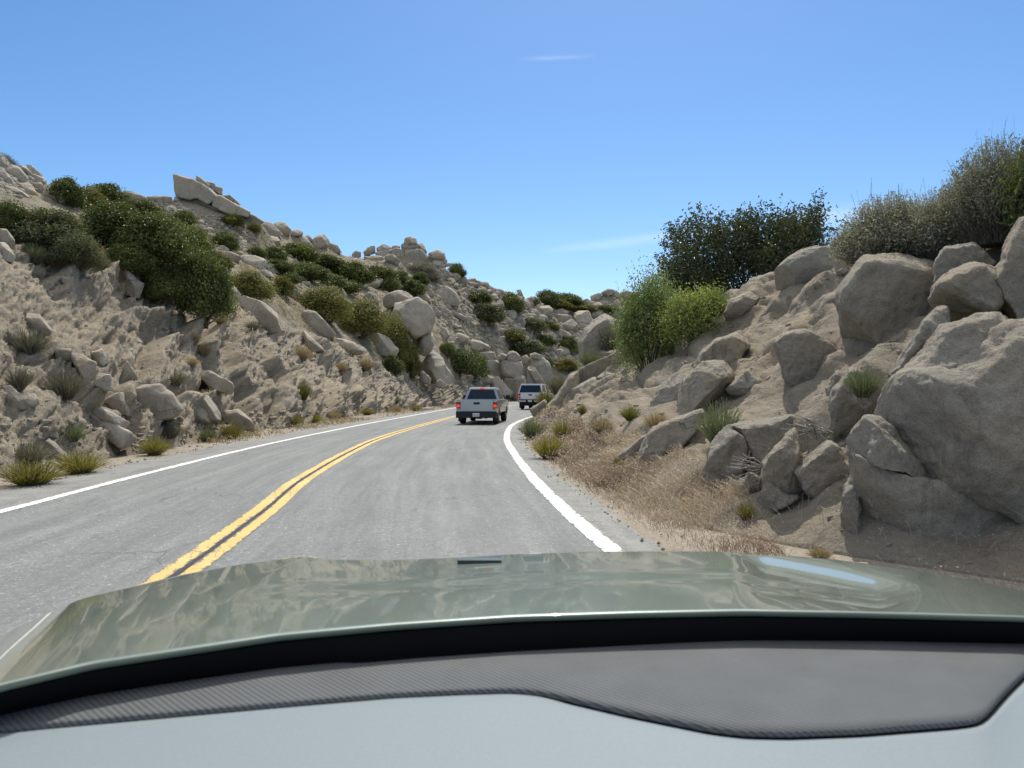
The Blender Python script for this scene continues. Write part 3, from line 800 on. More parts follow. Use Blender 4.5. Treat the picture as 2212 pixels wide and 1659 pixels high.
# --- rock stack up the slope on the far side of the big shrubs
G7 = 'rock stack above the big shrubs'
for s, lb in (
    ('-40,160 0,180 60,210 130,300 90,390 0,410 -40,400', 'topmost rounded boulder of the stack above the big shrubs'),
    ('90,360 160,330 240,350 350,480 340,550 240,570 130,480', 'large facetted boulder in the middle of the stack'),
    ('-30,400 60,410 150,500 200,600 80,600 -30,580', 'smooth dark boulder low in the stack above the big shrubs'),
    ('240,320 320,330 420,420 400,460 290,420', 'pale slanting slab behind the facetted boulder'),
    ('330,310 400,320 545,440 520,470 430,450', 'long skyline slab at the outer edge of the stack'),
    ('370,470 450,440 600,500 560,570 430,560', 'flat wedge boulder on the outer flank of the stack'),
    ('250,580 360,540 430,600 495,730 400,750 290,670', 'upright angular boulder at the front of the stack'),
    ('430,560 520,540 570,610 530,720 470,660', 'dark boulder between the upright angular one and the leaning slab'),
    ('540,720 620,590 720,650 830,750 780,800 560,760', 'leaning triangular slab at the front edge of the stack'),
    ('80,610 140,590 280,650 390,740 250,740 120,660', 'low pale slab half buried in the shrubs below the stack')):
    TR('A', s, lb, group=G7, mat=M_rock_far, res=24, front=.78)
TR('A', '1560,660 1700,660 1880,720 1900,800 1750,790 1600,720', 'dark flat slab on the skyline left of the tilted outcrop', 68, **far)
TR('A', '1890,730 2030,720 2212,730 2230,800 2080,830 1930,820', 'sunlit flat slab on the skyline touching the tilted outcrop', 70, **far)
TR('A', '1230,640 1300,610 1410,690 1380,720 1280,690', 'pale stone showing between the ridge shrubs', 58, **far)

# --- jointed rocks behind the pickups, across the road
G8 = 'jointed rocks at the foot of the far slope'
cz = dict(res=24, mat=M_rock_far, group=G8, front=.82)
for s, lb, d in (
    ('185,760 240,700 340,710 440,770 410,810 300,810', 'flat cap rock on the jointed rocks behind the pickups', 113),
    ('190,780 310,800 320,890 220,880', 'dark block under the flat cap rock', 113),
    ('315,820 430,815 515,840 510,880 420,895 320,895', 'loaf-shaped block below the flat cap rock', 112.5),
    ('315,900 430,885 510,920 550,1000 560,1100 400,1090 310,970', 'broad smooth face below the loaf-shaped block', 112.5),
    ('520,870 560,835 610,850 610,910 540,900', 'small round stone on the shoulder beside the head-like boulder', 111),
    ('615,830 670,810 730,830 745,890 700,930 620,920', 'head-like round boulder on top of the jointed rocks', 111),
    ('520,900 640,915 745,925 765,980 760,1070 680,1080 560,1060', 'torso-shaped block carrying the head-like boulder', 111),
    ('555,1060 700,1050 790,1080 810,1140 790,1290 700,1330 620,1250', 'massive base block directly behind the white pickup', 111),
    ('760,880 820,845 840,890 800,960 765,930', 'thin stone left of the clustered crown of rocks', 113),
    ('850,840 900,825 970,855 960,890 870,880', 'capstone of the clustered crown of rocks', 113),
    ('810,950 880,860 960,870 1040,940 1065,1040 1040,1110 940,1100 860,1010', 'main body of the clustered crown of rocks', 113.5),
    ('830,985 870,960 930,1000 1000,1130 970,1200 880,1100', 'slanted spire in front of the clustered crown', 112),
    ('800,1010 860,1020 890,1090 890,1200 800,1200', 'dark block left of the slanted spire', 112),
    ('200,1070 350,1060 430,1030 480,1060 560,1160 560,1230 470,1200 380,1180 210,1150', 'low dark rock with a bright rim behind the silver pickup', 110),
    ('460,1100 520,1080 680,1260 640,1320 550,1290 470,1210', 'slanting rock with a pale edge between the two pickups', 109)):
    TR('D', s, lb, d - 7, **cz)
G9 = 'boulders of the far slope'
for s, lb in (
    ('590,395 680,385 715,430 690,490 610,470', 'square-shouldered boulder under the two dark round bushes'),
    ('560,460 640,470 670,550 580,550', 'shaded block below the square-shouldered boulder'),
    ('700,470 770,450 800,520 770,580 700,580', 'rounded boulder left of the bush in the middle of the far slope'),
    ('930,400 970,345 1040,340 1080,380 1060,450 960,450', 'big rounded boulder in the notch of the far slope'),
    ('1075,380 1170,370 1280,420 1200,460 1060,460', 'long low boulder right of the big rounded notch boulder'),
    ('1100,480 1140,430 1260,440 1290,490 1150,530', 'flat-faced boulder below the long low boulder'),
    ('1125,560 1280,480 1335,540 1290,600 1180,610', 'dark wedge boulder with a bright upper edge'),
    ('1310,430 1350,390 1460,400 1480,460 1510,530 1440,580 1340,530', 'tall lumpy boulder left of the square block of the far slope'),
    ('1490,370 1590,365 1640,440 1520,500 1480,460', 'square block high on the far slope'),
    ('1640,430 1750,400 1870,430 1900,480 1750,490', 'broad low boulder behind the grey knob'),
    ('1270,290 1330,260 1390,270 1400,330 1300,330', 'left one of two round boulders under the far skyline'),
    ('1375,300 1440,265 1510,310 1440,350', 'right one of two round boulders under the far skyline'),
    ('1480,240 1560,210 1590,240 1560,300 1490,300', 'rounded boulder in the far skyline pile'),
    ('1580,210 1660,165 1720,180 1700,225 1620,230', 'slanting boulder on top of the far skyline pile'),
    ('1690,220 1740,180 1790,220 1770,260 1710,250', 'small boulder between the two tops of the far skyline pile'),
    ('1780,220 1830,170 1900,200 1860,250 1800,250', 'angular boulder at the top of the far skyline pile'),
    ('1790,260 1900,205 2000,200 1930,250 1830,275', 'sharp pointed slab sticking out of the far skyline pile'),
    ('1800,280 1940,255 2020,275 1930,320 1810,320', 'flat boulder under the sharp pointed slab'),
    ('1020,630 1070,610 1125,650 1120,700 1040,690', 'pale smooth boulder among bushes low on the far slope'),
    ('1110,600 1180,590 1230,610 1210,710 1140,690', 'upright boulder right of the pale smooth one among bushes'),
    ('1110,800 1160,785 1210,810 1190,860 1120,860', 'half-lit boulder by the reddish dirt patch'),
    ('780,290 870,240 960,290 880,330', 'pale shield-shaped boulder at the notch in the skyline'),
    ('710,180 750,170 770,220 740,250', 'narrow skyline boulder left of the notch'),
    ('420,570 460,525 510,560 530,620 470,630', 'pale rounded boulder above the green bushes'),
    ('355,590 400,555 440,600 400,630', 'small grey boulder left of the pale rounded boulder above the bushes'),
    ('205,515 240,500 300,530 270,570', 'bright white flat stone in the clearing')):
    TR('D', s, lb, group=G9, **far)

# --- near bank: knobs, benches and humps
G10 = 'rocks of the near bank'
bk = dict(name='rock', cat='rock', mat=M_rock_near, res=46, group=G10, front=.84, thick=1.25, lean=.45, sink=.04, facets=3, grow=1.26, smooth=3, rough=.9)
bks = dict(bk, front=.95, lean=.05, facets=2, smooth=2, grow=1.16, thick=.9)
TR('H', '720,600 740,350 800,220 920,110 1060,40 1200,60 1330,110 1360,300 1200,440 1070,580 850,640', 'big grey rock knob with a dry bush left of the light green bushes', 40, **bk)
TR('H', '580,900 740,760 900,680 1100,590 1250,500 1330,600 1100,760 950,900 700,1060 620,1020', 'shaded slab below the big grey knob', 34, **bks)
TR('H', '590,1200 640,1090 940,920 950,1040 1000,1110 1200,1030 1400,790 1460,900 1300,1090 1210,1260 900,1390 740,1330', 'long pale bench of rock above the dark gully', 31, **bk)
TR('H', '220,1310 370,1160 520,900 620,880 620,1010 640,1080 600,1200 540,1410 300,1340', 'tall slanting slab at the corner where the road disappears', 33, **bk)
TR('H', '-20,1340 150,1230 180,1270 120,1400 10,1420', 'small slab right beside the rear wheel of the white pickup', 33, **bk)
TR('H', '110,1460 200,1420 220,1520 150,1600 100,1520', 'small rock at the road corner above the green roadside clump', 29, **bk)
TR('H', '245,1560 310,1480 430,1470 460,1560 350,1660 260,1660', 'rounded rock at the road corner beside the slanting striped slab', 27, **bk)
TR('H', '450,1560 640,1400 700,1440 560,1660 470,1660', 'slanting striped slab next to the rounded corner rock', 26, **bk)
TR('H', '945,890 1060,830 1240,870 1240,920 1110,985 960,970', 'jutting nose of rock casting a dark shadow on the bench', 30.3, **bk)
TR('E', '110,700 180,660 430,550 490,530 430,690 300,820 80,930 20,900', 'long shaded slab left of the grey-green brush', None, **bks)
TR('E', '-60,820 0,760 110,715 90,810 20,890 -150,970 -210,920', 'lower shaded slab above the dry grass', None, **bks)
TR('E', '85,510 170,370 280,270 345,260 300,440 190,540', 'sloping hump left of the lumpy hump', None, **bk)
TR('E', '300,560 360,330 480,195 600,205 680,280 620,400 490,500 310,600', 'lumpy rounded hump above the grey-green brush', None, **bk)
TR('E', '460,190 500,90 600,0 750,-40 840,0 720,200 620,220', 'smooth hump under the oval boulder', None, **bk)
TR('E', '690,370 830,250 920,320 930,380 830,420 720,390', 'small egg-like hump beside the overhang', None, **bk)
TR('E', '1085,20 1130,-20 1290,-60 1400,0 1490,60 1510,250 1450,350 1200,330 1140,260', 'blocky overhanging rock with a deep square shadow below it', None, **bks)
TR('E', '530,960 560,830 690,690 800,780 830,870 790,1000 780,1220 600,1240 525,1220', 'dark upright block under the grey-green brush', None, **bks)
TR('E', '690,700 830,660 1040,640 1140,600 1170,690 1100,770 1060,860 950,940 870,870 780,770', 'pale crumbly ledge right of the grey-green brush', None, **bk)
TR('E', '985,960 1060,860 1190,730 1225,830 1215,990 1245,1090 1200,1230 1100,1200 1000,1150', 'leaning sunlit rock in the middle of the near bank', None, **bk)
TR('E', '1230,1000 1330,920 1500,790 1545,900 1595,950 1650,950 1645,1050 1520,1170 1400,1220 1300,1130', 'tilted sunlit shelf left of the giant boulder', None, **bk)
TR('E', '1515,490 1530,400 1640,260 1710,290 1770,500 1700,700 1640,770 1530,790', 'rough pillar carrying a pale sage tuft', None, **bk)
TR('E', '1460,360 1530,250 1595,290 1565,380 1480,440', 'small rough knob left of the pale sage tuft', None, **bk)
TR('E', '785,1120 860,1045 925,1085 935,1180 830,1230', 'small rough boulder at the foot of the dark upright block', None, **bk)
TR('E', '960,1210 1010,1120 1120,1180 1200,1215 1030,1320 970,1310', 'dark low rock below the leaning sunlit rock', None, **bk)
TR('E', '1580,1430 1600,1180 1659,1070 1700,1180 1690,1420 1650,1520', 'thin rough sunlit rib at the corner of the giant boulder', None, **bk)
TR('F', '500,1320 600,1080 700,960 900,900 1150,900 1330,760 1500,560 1700,520 1900,430 2300,560 2350,1950 1800,2040 1450,1975 1100,1825 900,1715 780,1575 640,1420',
   'giant grey boulder with a shaded face at the edge of the frame', 7.0, name='rock', cat='boulder', mat=M_rock_near, res=80, group=G10, front=.56, thick=.62, lean=.5, shift=(.14, .17), rough=1.0, facets=2)
TR('F', '640,1010 730,880 900,720 1030,560 1250,480 1400,455 1520,540 1400,680 1150,830 920,930 740,980', 'sunlit slab lying along the top of the giant boulder', 7.45, name='rock', cat='rock', mat=M_rock_near, res=56, group=G10, front=.5, thick=1.2, lean=1.2, shift=(.1, .2), facets=1, grow=1.12)
TR('F', '315,1530 330,1450 430,1280 530,1270 650,1400 790,1560 910,1700 1080,1830 850,1700 600,1660 400,1600', 'tan wedge of rock under the lower edge of the giant boulder', 7.05, name='rock', cat='rock', mat=M_rock_near, res=50, group=G10, front=.8, thick=.9, lean=.4, facets=2, grow=1.1)
TR('F', '655,890 740,770 880,540 1010,410 1045,540 1000,650 900,730 730,870', 'narrow leaning slab behind the top of the giant boulder', 9.0, **bk)
TR('F', '995,340 1040,220 1160,130 1310,70 1480,165 1530,270 1430,410 1300,490 1060,420', 'rough sunlit block resting above the giant boulder', 9.8, **bk)
TR('F', '1460,150 1530,60 1560,-60 1660,-240 1950,-260 2000,420 1640,480 1520,300', 'tall rough rock at the top of the bank by the leafy green bush', 9.9, **bk)
TR('F', '965,290 990,60 1060,-40 1250,-70 1420,70 1310,85 1160,140 1040,240', 'shaded rock under the twiggy grey bushes', 10.8, **bks)
TR('F', '270,310 450,70 700,40 960,100 985,390 890,540 740,780 500,820 300,760', 'wide shaded recess rock between the bushes and the giant boulder', 12.0, **bks)
TR('O', '1843,978 1900,1005 2010,1040 2110,1080 2240,1085 2330,1150 2260,1240 2120,1262 2030,1245 1880,1215 1850,1120', 'shaded footing of rock under the giant boulder', 7.1, name='rock', cat='rock', mat=M_rock_near, res=60, group=G10, front=.97, thick=.5, lean=.0, grow=1.06, facets=2)
# boulders on top of the bank
tb = dict(mat=M_rock_near, res=44, group='boulders perched on the near bank', rough=.7)
TR('G', '1545,690 1650,580 1800,500 1900,485 2030,490 2120,600 2100,660 1950,760 1700,860 1560,830', 'large smooth tan boulder perched on the bank below the grey bush', None, **tb)
TR('G', '1105,1050 1150,940 1290,850 1420,825 1480,850 1470,915 1250,1070 1130,1095', 'smaller oval boulder perched beside the bright green bush', None, **tb)
TR('G', '2055,695 2130,650 2175,670 2100,730', 'fist-sized pale stone beside the large smooth tan boulder', None, mat=M_rock_near, res=20, group='boulders perched on the near bank')
TR('G', '1860,790 1900,770 1950,790 1930,840 1880,830', 'small pale stone in the shadow under the large smooth tan boulder', None, mat=M_rock_near, res=20, group='boulders perched on the near bank')

# --- blocks set in the far cut
G11 = 'blocks in the layered rock cut'
ck = dict(name='rock', cat='rock', mat=M_rock, res=34, group=G11, thick=.7, front=.80, sink=.22)
for s, lb in (
    ('955,720 1080,650 1250,665 1335,740 1425,850 1370,920 1180,960 1030,910', 'largest smooth grey block low in the cut with a black hole at its corner'),
    ('805,800 900,740 965,735 1025,915 930,900 850,840', 'narrow block leaning on the largest smooth grey block'),
    ('1375,750 1500,710 1625,760 1705,880 1715,950 1630,940 1600,850 1450,800', 'arched block right of the largest smooth grey block'),
    ('1405,840 1500,810 1600,850 1645,980 1560,1000 1430,920', 'shaded block under the arched block in the cut'),
    ('630,880 700,825 860,880 1000,965 960,1010 800,940', 'dark slab just above the white slanting slab'),
    ('630,905 700,905 900,975 1075,1085 1040,1120 930,1170 780,1050 660,980', 'white slanting slab at the foot of the cut'),
    ('300,1095 380,1085 535,1225 500,1250 400,1200', 'small white slab near the yellow roadside clumps'),
    ('-20,700 80,685 185,785 195,860 60,850 -20,810', 'pale rounded block at the edge of the cut above the brush'),
    ('150,765 270,735 305,815 250,850 170,840', 'dark rounded block beside the pale rounded block'),
    ('690,690 760,575 855,600 885,710 790,715', 'sunlit square block above the narrow leaning block'),
    ('550,430 650,445 745,500 745,610 690,690 640,610 560,520', 'brown bulging rock half way up the cut'),
    ('855,540 990,485 1075,640 950,710 865,690', 'brown jointed rock above the largest smooth grey block'),
    ('1495,560 1640,565 1805,660 1815,750 1650,700', 'long striped slab half way up the cut'),
    ('1690,890 1850,865 1955,950 1985,1030 1880,1010 1740,970', 'dark broken block at the foot of the cut by the yellow clump'),
    ('425,385 560,395 545,480 435,480', 'dark square block high on the near end of the cut'),
    ('185,125 300,125 405,240 385,290 200,280', 'dark ledge block near the top of the cut'),
    ('670,430 790,395 845,490 760,550', 'shaded brown block under the crest of the cut')):
    TR('L', s, lb, **ck)
for s, lb in (
    ('930,1010 760,900 700,970 780,1080 900,1100', 'rounded brown block under the tan bush at the cut crest'),
    ('740,910 800,895 880,970 860,1010 780,990', 'sunlit brown cap of rock beneath the tan bush'),
    ('380,960 450,970 470,1010 400,1020', 'small pale rock jutting from the upper cut')):
    TR('M', s, lb, **ck)

# the hillside is drawn up under skyline rocks so that each one is bedded in soil
def bed_rocks():
    me = hillside.data; n = len(me.vertices)
    P = np.empty(n * 3, np.float32); me.vertices.foreach_get('co', P); P = P.reshape(-1, 3).astype(float)
    for o in list(col.objects):
        if o.get('category') not in ('boulder', 'rock slab', 'rock') or o.location.y < 40 or o.location.z < 8: continue
        c = o.location; h = drop(c.x, c.y, 'H'); dm = o.dimensions if o.dimensions.length > 0 else None
        V = np.array(o.bound_box); ww = max(V[:, 0].max() - V[:, 0].min(), .6); hh = V[:, 2].max() - V[:, 2].min()
        if h is None: continue
        gap = c.z + .40 * hh - h[0].z
        if gap < .05 or gap > 6.5: continue
        r2 = ((P[:, 0] - c.x) ** 2 + ((P[:, 1] - c.y - .3 * ww) * .8) ** 2) / (.62 * ww) ** 2
        near = r2 < 9
        want = h[0].z + gap
        lift = np.clip(want - P[near, 2], 0, gap) * np.exp(-r2[near] * .9)
        P[near, 2] += lift
    me.vertices.foreach_set('co', P.astype(np.float32).ravel()); me.update()
bed_rocks()
BV_HILL = bvh_of(hillside)

# ------------------------------------------------------------------ loose boulders that fill the slopes (copies of a few shapes)
def ico(level):
    bm = bmesh.new(); bmesh.ops.create_icosphere(bm, subdivisions=level, radius=1)
    V = np.array([v.co[:] for v in bm.verts]); F = np.array([[v.index for v in f.verts] for f in bm.faces]); bm.free()
    return V, F
ICO3, ICO1 = ico(4), ico(1)
def boulder_shape(seed, dims=(1, 1, .8), box=2.7, cuts=8, base=ICO3):
    rg = np.random.default_rng(seed)
    V, F = base
    r = (np.abs(V) ** box).sum(1) ** (-1 / box)
    P = V * r[:, None]
    for k in range(cuts):
        n = rg.normal(size=3); n /= np.linalg.norm(n); dd = rg.uniform(.45, .82)
        o = np.clip(P @ n - dd, 0, None); P = P - n * (o * .9)[:, None]
    nn = V
    P = P + nn * (.10 * fbm(P * 1.4 + seed * 3.1, 3, seed) + .03 * fbm(P * 5 + seed, 3, seed + 3))[:, None]
    return P * np.array(dims), F
SHAPES = []
for k in range(9):
    dims = [(1, .9, .75), (1.1, .8, .6), (.9, .9, .95), (1.3, .9, .5), (.8, .9, 1.1), (1, 1, .65), (1.2, .7, .7), (1, .8, .85), (1.4, 1, .45)][k]
    P, F = boulder_shape(100 + k, dims, box=[2.4, 3.0, 2.5, 2.8, 3.4, 2.3, 3.2, 2.6, 3][k])
    SHAPES.append(mesh_np('boulder', P, F, M_rock_far, True))

placed = []                                  # photo positions already taken
for o in list(col.objects):
    if o.get('category') in ('boulder', 'rock slab', 'rock') and o.type == 'MESH' and o.data.vertices:
        c = o.location; 
        if c.y > 20:
            placed.append((CX + FPX * c.x / c.y, YH - FPX * (c.z - CAM_H) / c.y, max(o.dimensions) * FPX / c.y * .4))
def inside(poly, x, y):
    r = False; j = len(poly) - 1
    for i in range(len(poly)):
        if (poly[i][1] > y) != (poly[j][1] > y) and x < (poly[j][0] - poly[i][0]) * (y - poly[i][1]) / (poly[j][1] - poly[i][1]) + poly[i][0]: r = not r
        j = i
    return r
rf = random.Random(21)
def scatter_boulders(poly, n, w0, w1, label, group, gap=.62, flat=1.0):
    xs = [p[0] for p in poly]; yy = [p[1] for p in poly]; got = 0
    for _ in range(n * 40):
        if got >= n: break
        x, y = rf.uniform(min(xs), max(xs)), rf.uniform(min(yy), max(yy))
        if not inside(poly, x, y): continue
        w = w0 + (w1 - w0) * rf.random() ** 1.8
        if any((x - a) ** 2 + ((y - b) * 1.35) ** 2 < ((w * .5 + c) * gap) ** 2 for a, b, c in placed): continue
        h = cast(x, y, 'H')
        if h is None: continue
        d = h[0].y; s = w * d / FPX * .5
        o = bpy.data.objects.new('boulder', SHAPES[rf.randrange(len(SHAPES))])
        o.location = h[0] + Vector((0, .3 * s, .22 * s))
        o.rotation_euler = (rf.uniform(-.3, .3), rf.uniform(-.35, .35), rf.uniform(0, 6.28))
        o.scale = (s * rf.uniform(.85, 1.15), s * rf.uniform(.85, 1.15), s * rf.uniform(.8, 1.15) * flat)
        link(o); tag(o, label, 'boulder', group); placed.append((x, y, w * .5)); got += 1
O = lambda s: [(float(a.split(',')[0]), float(a.split(',')[1])) for a in s.split()]
scatter_boulders(O('925,545 985,570 1060,600 1130,640 1150,700 1080,680 990,640 940,610 925,580'), 62, 9, 34, 'pale weathered boulder in the jumble between the pinnacle and the skyline notch', 'jumble of boulders right of the pinnacle')
scatter_boulders(O('945,640 1040,640 1030,690 1090,740 1040,760 960,745 945,700'), 26, 8, 30, 'pale boulder scattered in the dry clearing beyond the balanced boulder', 'boulders of the dry clearing')
scatter_boulders(O('1130,640 1300,655 1390,650 1390,700 1300,720 1180,700 1130,690'), 44, 9, 34, 'weathered boulder in the piles under the far skyline', 'boulders under the far skyline')
scatter_boulders(O('1090,690 1180,700 1260,720 1240,790 1200,800 1130,745 1080,730'), 26, 8, 28, 'small boulder between the bushes of the far slope', 'small boulders of the far slope')
scatter_boulders(O('560,500 640,520 740,560 850,575 920,590 930,660 850,640 700,640 600,600 560,560'), 30, 7, 26, 'small pale boulder showing between the mid-slope shrubs', 'small boulders among the mid-slope shrubs')
scatter_boulders(O('500,480 560,500 680,545 700,580 620,570 540,540'), 16, 8, 24, 'small boulder in the pile below the tilted slabs', 'boulders below the tilted outcrop')
scatter_boulders(O('490,650 600,690 700,735 850,800 900,840 860,850 760,810 600,760 510,700'), 14, 6, 18, 'small grey stone near the upper edge of the cut', 'stones at the edge of the cut')
scatter_boulders(O('1000,795 1110,810 1180,815 1190,850 1120,855 1020,845'), 12, 9, 30, 'stone at the foot of the jointed rocks behind the pickups', 'stones at the foot of the jointed rocks')
scatter_boulders(O('0,335 90,380 60,420 0,400'), 6, 14, 40, 'boulder filling the stack above the big shrubs', 'rock stack above the big shrubs')

# ------------------------------------------------------------------ rubble nobody would count
def scatter_mesh(name, items, base, mat, label, flatten=.7):
    V0, F0 = base; Vs, Fs, n = [], [], 0
    for (p, s, seed) in items:
        rg = np.random.default_rng(seed)
        q = V0 * (1 + (rg.uniform(-.28, .28, (len(V0), 1)) if len(V0) < 50 else .22 * np.sin(V0 * 2.3 + seed % 7).sum(1, keepdims=True) * .5)) * s * rg.uniform(.6, 1.25, 3) * np.array([1, 1, flatten])
        a = rg.uniform(0, 6.28); t_ = rg.uniform(-.5, .5)
        Rm = np.array(Matrix.Rotation(a, 3, 'Z') @ Matrix.Rotation(t_, 3, 'X'))
        Vs.append(q @ Rm.T + np.array(p)); Fs.append(F0 + n); n += len(V0)
    o = mobj(name, mesh_np(name, np.concatenate(Vs), np.concatenate(Fs), mat, False))
    return tag(o, label, kind='stuff')
items = []
def rub(n, poly, w0, w1, which='H', pw=3):
    xs = [p[0] for p in poly]; yy = [p[1] for p in poly]; c = 0
    for _ in range(n * 5):
        if c >= n: break
        x, y = rf.uniform(min(xs), max(xs)), rf.uniform(min(yy), max(yy))
        if not inside(poly, x, y): continue
        h = cast(x, y, which)
        if h is None: continue
        s = (w0 + (w1 - w0) * rf.random() ** pw) * h[0].y / FPX * .5
        items.append((h[0] + h[2] * s * .15, s, rf.randrange(10 ** 6))); c += 1
CUTPOLY = O('0,540 300,580 480,680 700,745 900,830 1010,850 1000,880 800,905 500,965 250,1010 0,1050')
rub(1500, CUTPOLY, 2, 12, pw=4)
rub(700, O('0,900 300,900 600,890 900,870 700,905 300,990 0,1040'), 3, 22, pw=4)
rub(1300, O('440,480 960,560 1130,650 1380,660 1380,740 1200,800 1000,800 900,760 560,650'), 2, 8)
scatter_mesh('rubble', items, ICO1, M_rock, 'broken stones littering the rock cut and the hillside')
items = []
rub(900, O('1140,1010 1330,1010 1560,1060 1850,1180 2212,1260 2212,560 1830,560 1560,680 1400,780 1200,860'), 3, 20, which='B', pw=5)
scatter_mesh('scree', items, ICO1, M_rock_near, 'small broken stones lying on the near bank')
items = []
rub(240, O('1130,640 1300,650 1390,650 1390,740 1240,790 1120,770 1080,720'), 10, 26, pw=2)
rub(160, O('925,545 985,570 1060,600 1130,640 1150,700 1060,640 960,600'), 10, 24, pw=2)
rub(150, O('250,405 380,430 420,470 560,520 520,560 430,500 330,450'), 6, 22, pw=2)
rub(900, O('925,545 985,570 1060,600 1130,640 1150,700 1100,740 1000,740 930,690 930,640'), 4, 15, pw=2)
rub(900, O('1130,640 1300,650 1390,650 1390,740 1240,800 1120,760 1080,720'), 4, 15, pw=2)
rub(700, O('490,500 640,530 760,570 860,580 930,600 930,680 820,640 700,640 600,610 540,570'), 3, 11, pw=2)
rub(250, O('0,340 90,400 60,430 0,420'), 5, 18, pw=2)
rub(350, O('380,440 520,480 560,520 480,560 420,500'), 4, 12, pw=2)
scatter_mesh('talus', items, ico(3), M_rock_far, 'innumerable small weathered stones packed between the boulders of the hillside', flatten=.8)
items = []
for _ in range(2200):                                        # gravel along both pavement edges
    k = rf.randrange(60, len(arc) - 60)
    L = rf.random() < .55
    e, c_ = (eL, cL) if L else (eR, cR)
    dv = (e[k] - c_[k]); dv = dv / np.linalg.norm(dv)
    off = -.08 + 1.5 * rf.random() ** 2.2
    p = e[k] + dv * off + np.array([rf.uniform(-.1, .1), rf.uniform(-.3, .3)])
    s = .005 + .022 * rf.random() ** 6 + .0004 * max(p[1], 0)
    items.append(((p[0], p[1], s * .2 + (.002 if off > 0 else .006)), s, rf.randrange(10 ** 6)))
scatter_mesh('gravel', items, ICO1, M_rock, 'loose gravel and small stones along the pavement edges')

# ------------------------------------------------------------------ vegetation
LM = {
    'dark': leaf_mat('leaves_dark', [(0, (0.054, 0.070, 0.024)), (.45, (0.105, 0.127, 0.041)), (.8, (0.169, 0.189, 0.057)), (1, (0.284, 0.284, 0.108))], .5, .25, .3),
    'olive': leaf_mat('leaves_olive', [(0, (0.088, 0.092, 0.030)), (.5, (0.169, 0.165, 0.051)), (.85, (0.243, 0.223, 0.074)), (1, (0.351, 0.297, 0.135))], .6, .25, .2),
    'green': leaf_mat('leaves_green', [(0, (0.068, 0.084, 0.035)), (.5, (0.124, 0.149, 0.061)), (.85, (0.189, 0.216, 0.089)), (1, (0.270, 0.284, 0.135))], .55, .25, .2),
    'greygreen': leaf_mat('leaves_greygreen', [(0, (.080, .088, .048)), (.5, (.145, .155, .088)), (.85, (.20, .21, .125)), (1, (.28, .27, .18))], .65, .2, .2),
    'grey': leaf_mat('twigs_grey', [(0, (.115, .104, .078)), (.5, (.20, .185, .145)), (.85, (.29, .27, .215)), (1, (.40, .375, .31))], .75, .12, .2),
    'bright': leaf_mat('leaves_bright', [(0, (.13, .16, .055)), (.5, (.24, .275, .10)), (.85, (.33, .36, .14)), (1, (.43, .45, .22))], .5, .38, .3),
    'brightdark': leaf_mat('leaves_midgreen', [(0, (.09, .12, .045)), (.5, (.165, .205, .08)), (.85, (.25, .29, .11)), (1, (.37, .39, .18))], .5, .32, .3),
    'tree': leaf_mat('leaves_tree', [(0, (0.038, 0.051, 0.027)), (.5, (0.074, 0.089, 0.041)), (.82, (0.128, 0.128, 0.061)), (1, (0.270, 0.223, 0.135))], .42, .18, .4),
    'yellow': leaf_mat('stems_yellow', [(0, (.125, .118, .034)), (.5, (.22, .195, .06)), (.85, (.31, .265, .09)), (1, (.42, .355, .16))], .65, .25, .2),
    'sage': leaf_mat('stems_sage', [(0, (.085, .10, .055)), (.5, (.155, .175, .105)), (.85, (.225, .245, .155)), (1, (.32, .32, .22))], .65, .2, .2),
    'straw': leaf_mat('stems_straw', [(0, (.22, .165, .10)), (.5, (.36, .28, .17)), (.85, (.48, .39, .25)), (1, (.62, .54, .40))], .75, .12, .2),
    'pinkstraw': leaf_mat('grass_dry', [(0, (.25, .16, .12)), (.45, (.44, .32, .24)), (.8, (.60, .48, .365)), (1, (.80, .73, .60))], .8, .06, .15),
}
M_bark = plain('bark', (.12, .095, .07), .9, .1)
M_twig = plain('dead_twig', (.34, .31, .27), .85, .1)

def leaves(C, N, size, rg, var, aspect=.55, droop=0.0):
    """Folded leaf blades: C (n,3) positions, N (n,3) facing."""
    n = len(C)
    a = rg.normal(size=(n, 3)); a[:, 2] -= droop
    u = np.cross(N, a); u /= np.linalg.norm(u, axis=1, keepdims=True) + 1e-9
    w = np.cross(N, u); w[:, 2] -= droop * .5; w /= np.linalg.norm(w, axis=1, keepdims=True) + 1e-9
    s = (size * rg.uniform(.6, 1.3, n))[:, None]
    k = .18
    V = np.stack([C - w * s * .5, C + u * s * aspect * .5 + N * s * k, C + w * s * .5, C - u * s * aspect * .5 + N * s * k], 1).reshape(-1, 3)
    F = np.arange(4 * n).reshape(n, 4)
    return V, F, var

def tubes(paths, r0, r1, sides=4):
    Vs, Fs, n = [], [], 0
    for p in paths:
        p = np.asarray(p, float); m = len(p)
        t_ = np.gradient(p, axis=0); t_ /= np.linalg.norm(t_, axis=1, keepdims=True) + 1e-9
        a = np.cross(t_, np.array([.31, .52, .79])); a /= np.linalg.norm(a, axis=1, keepdims=True) + 1e-9
        b = np.cross(t_, a)
        r = np.linspace(r0, r1, m)[:, None]
        ring = np.stack([p + r * (a * math.cos(q) + b * math.sin(q)) for q in np.linspace(0, 2 * math.pi, sides, endpoint=False)], 1)
        Vs.append(ring.reshape(-1, 3))
        for i in range(m - 1):
            for j in range(sides):
                k = (j + 1) % sides
                Fs.append((n + i * sides + j, n + i * sides + k, n + (i + 1) * sides + k, n + (i + 1) * sides + j))
        n += m * sides
    return np.concatenate(Vs), np.array(Fs)

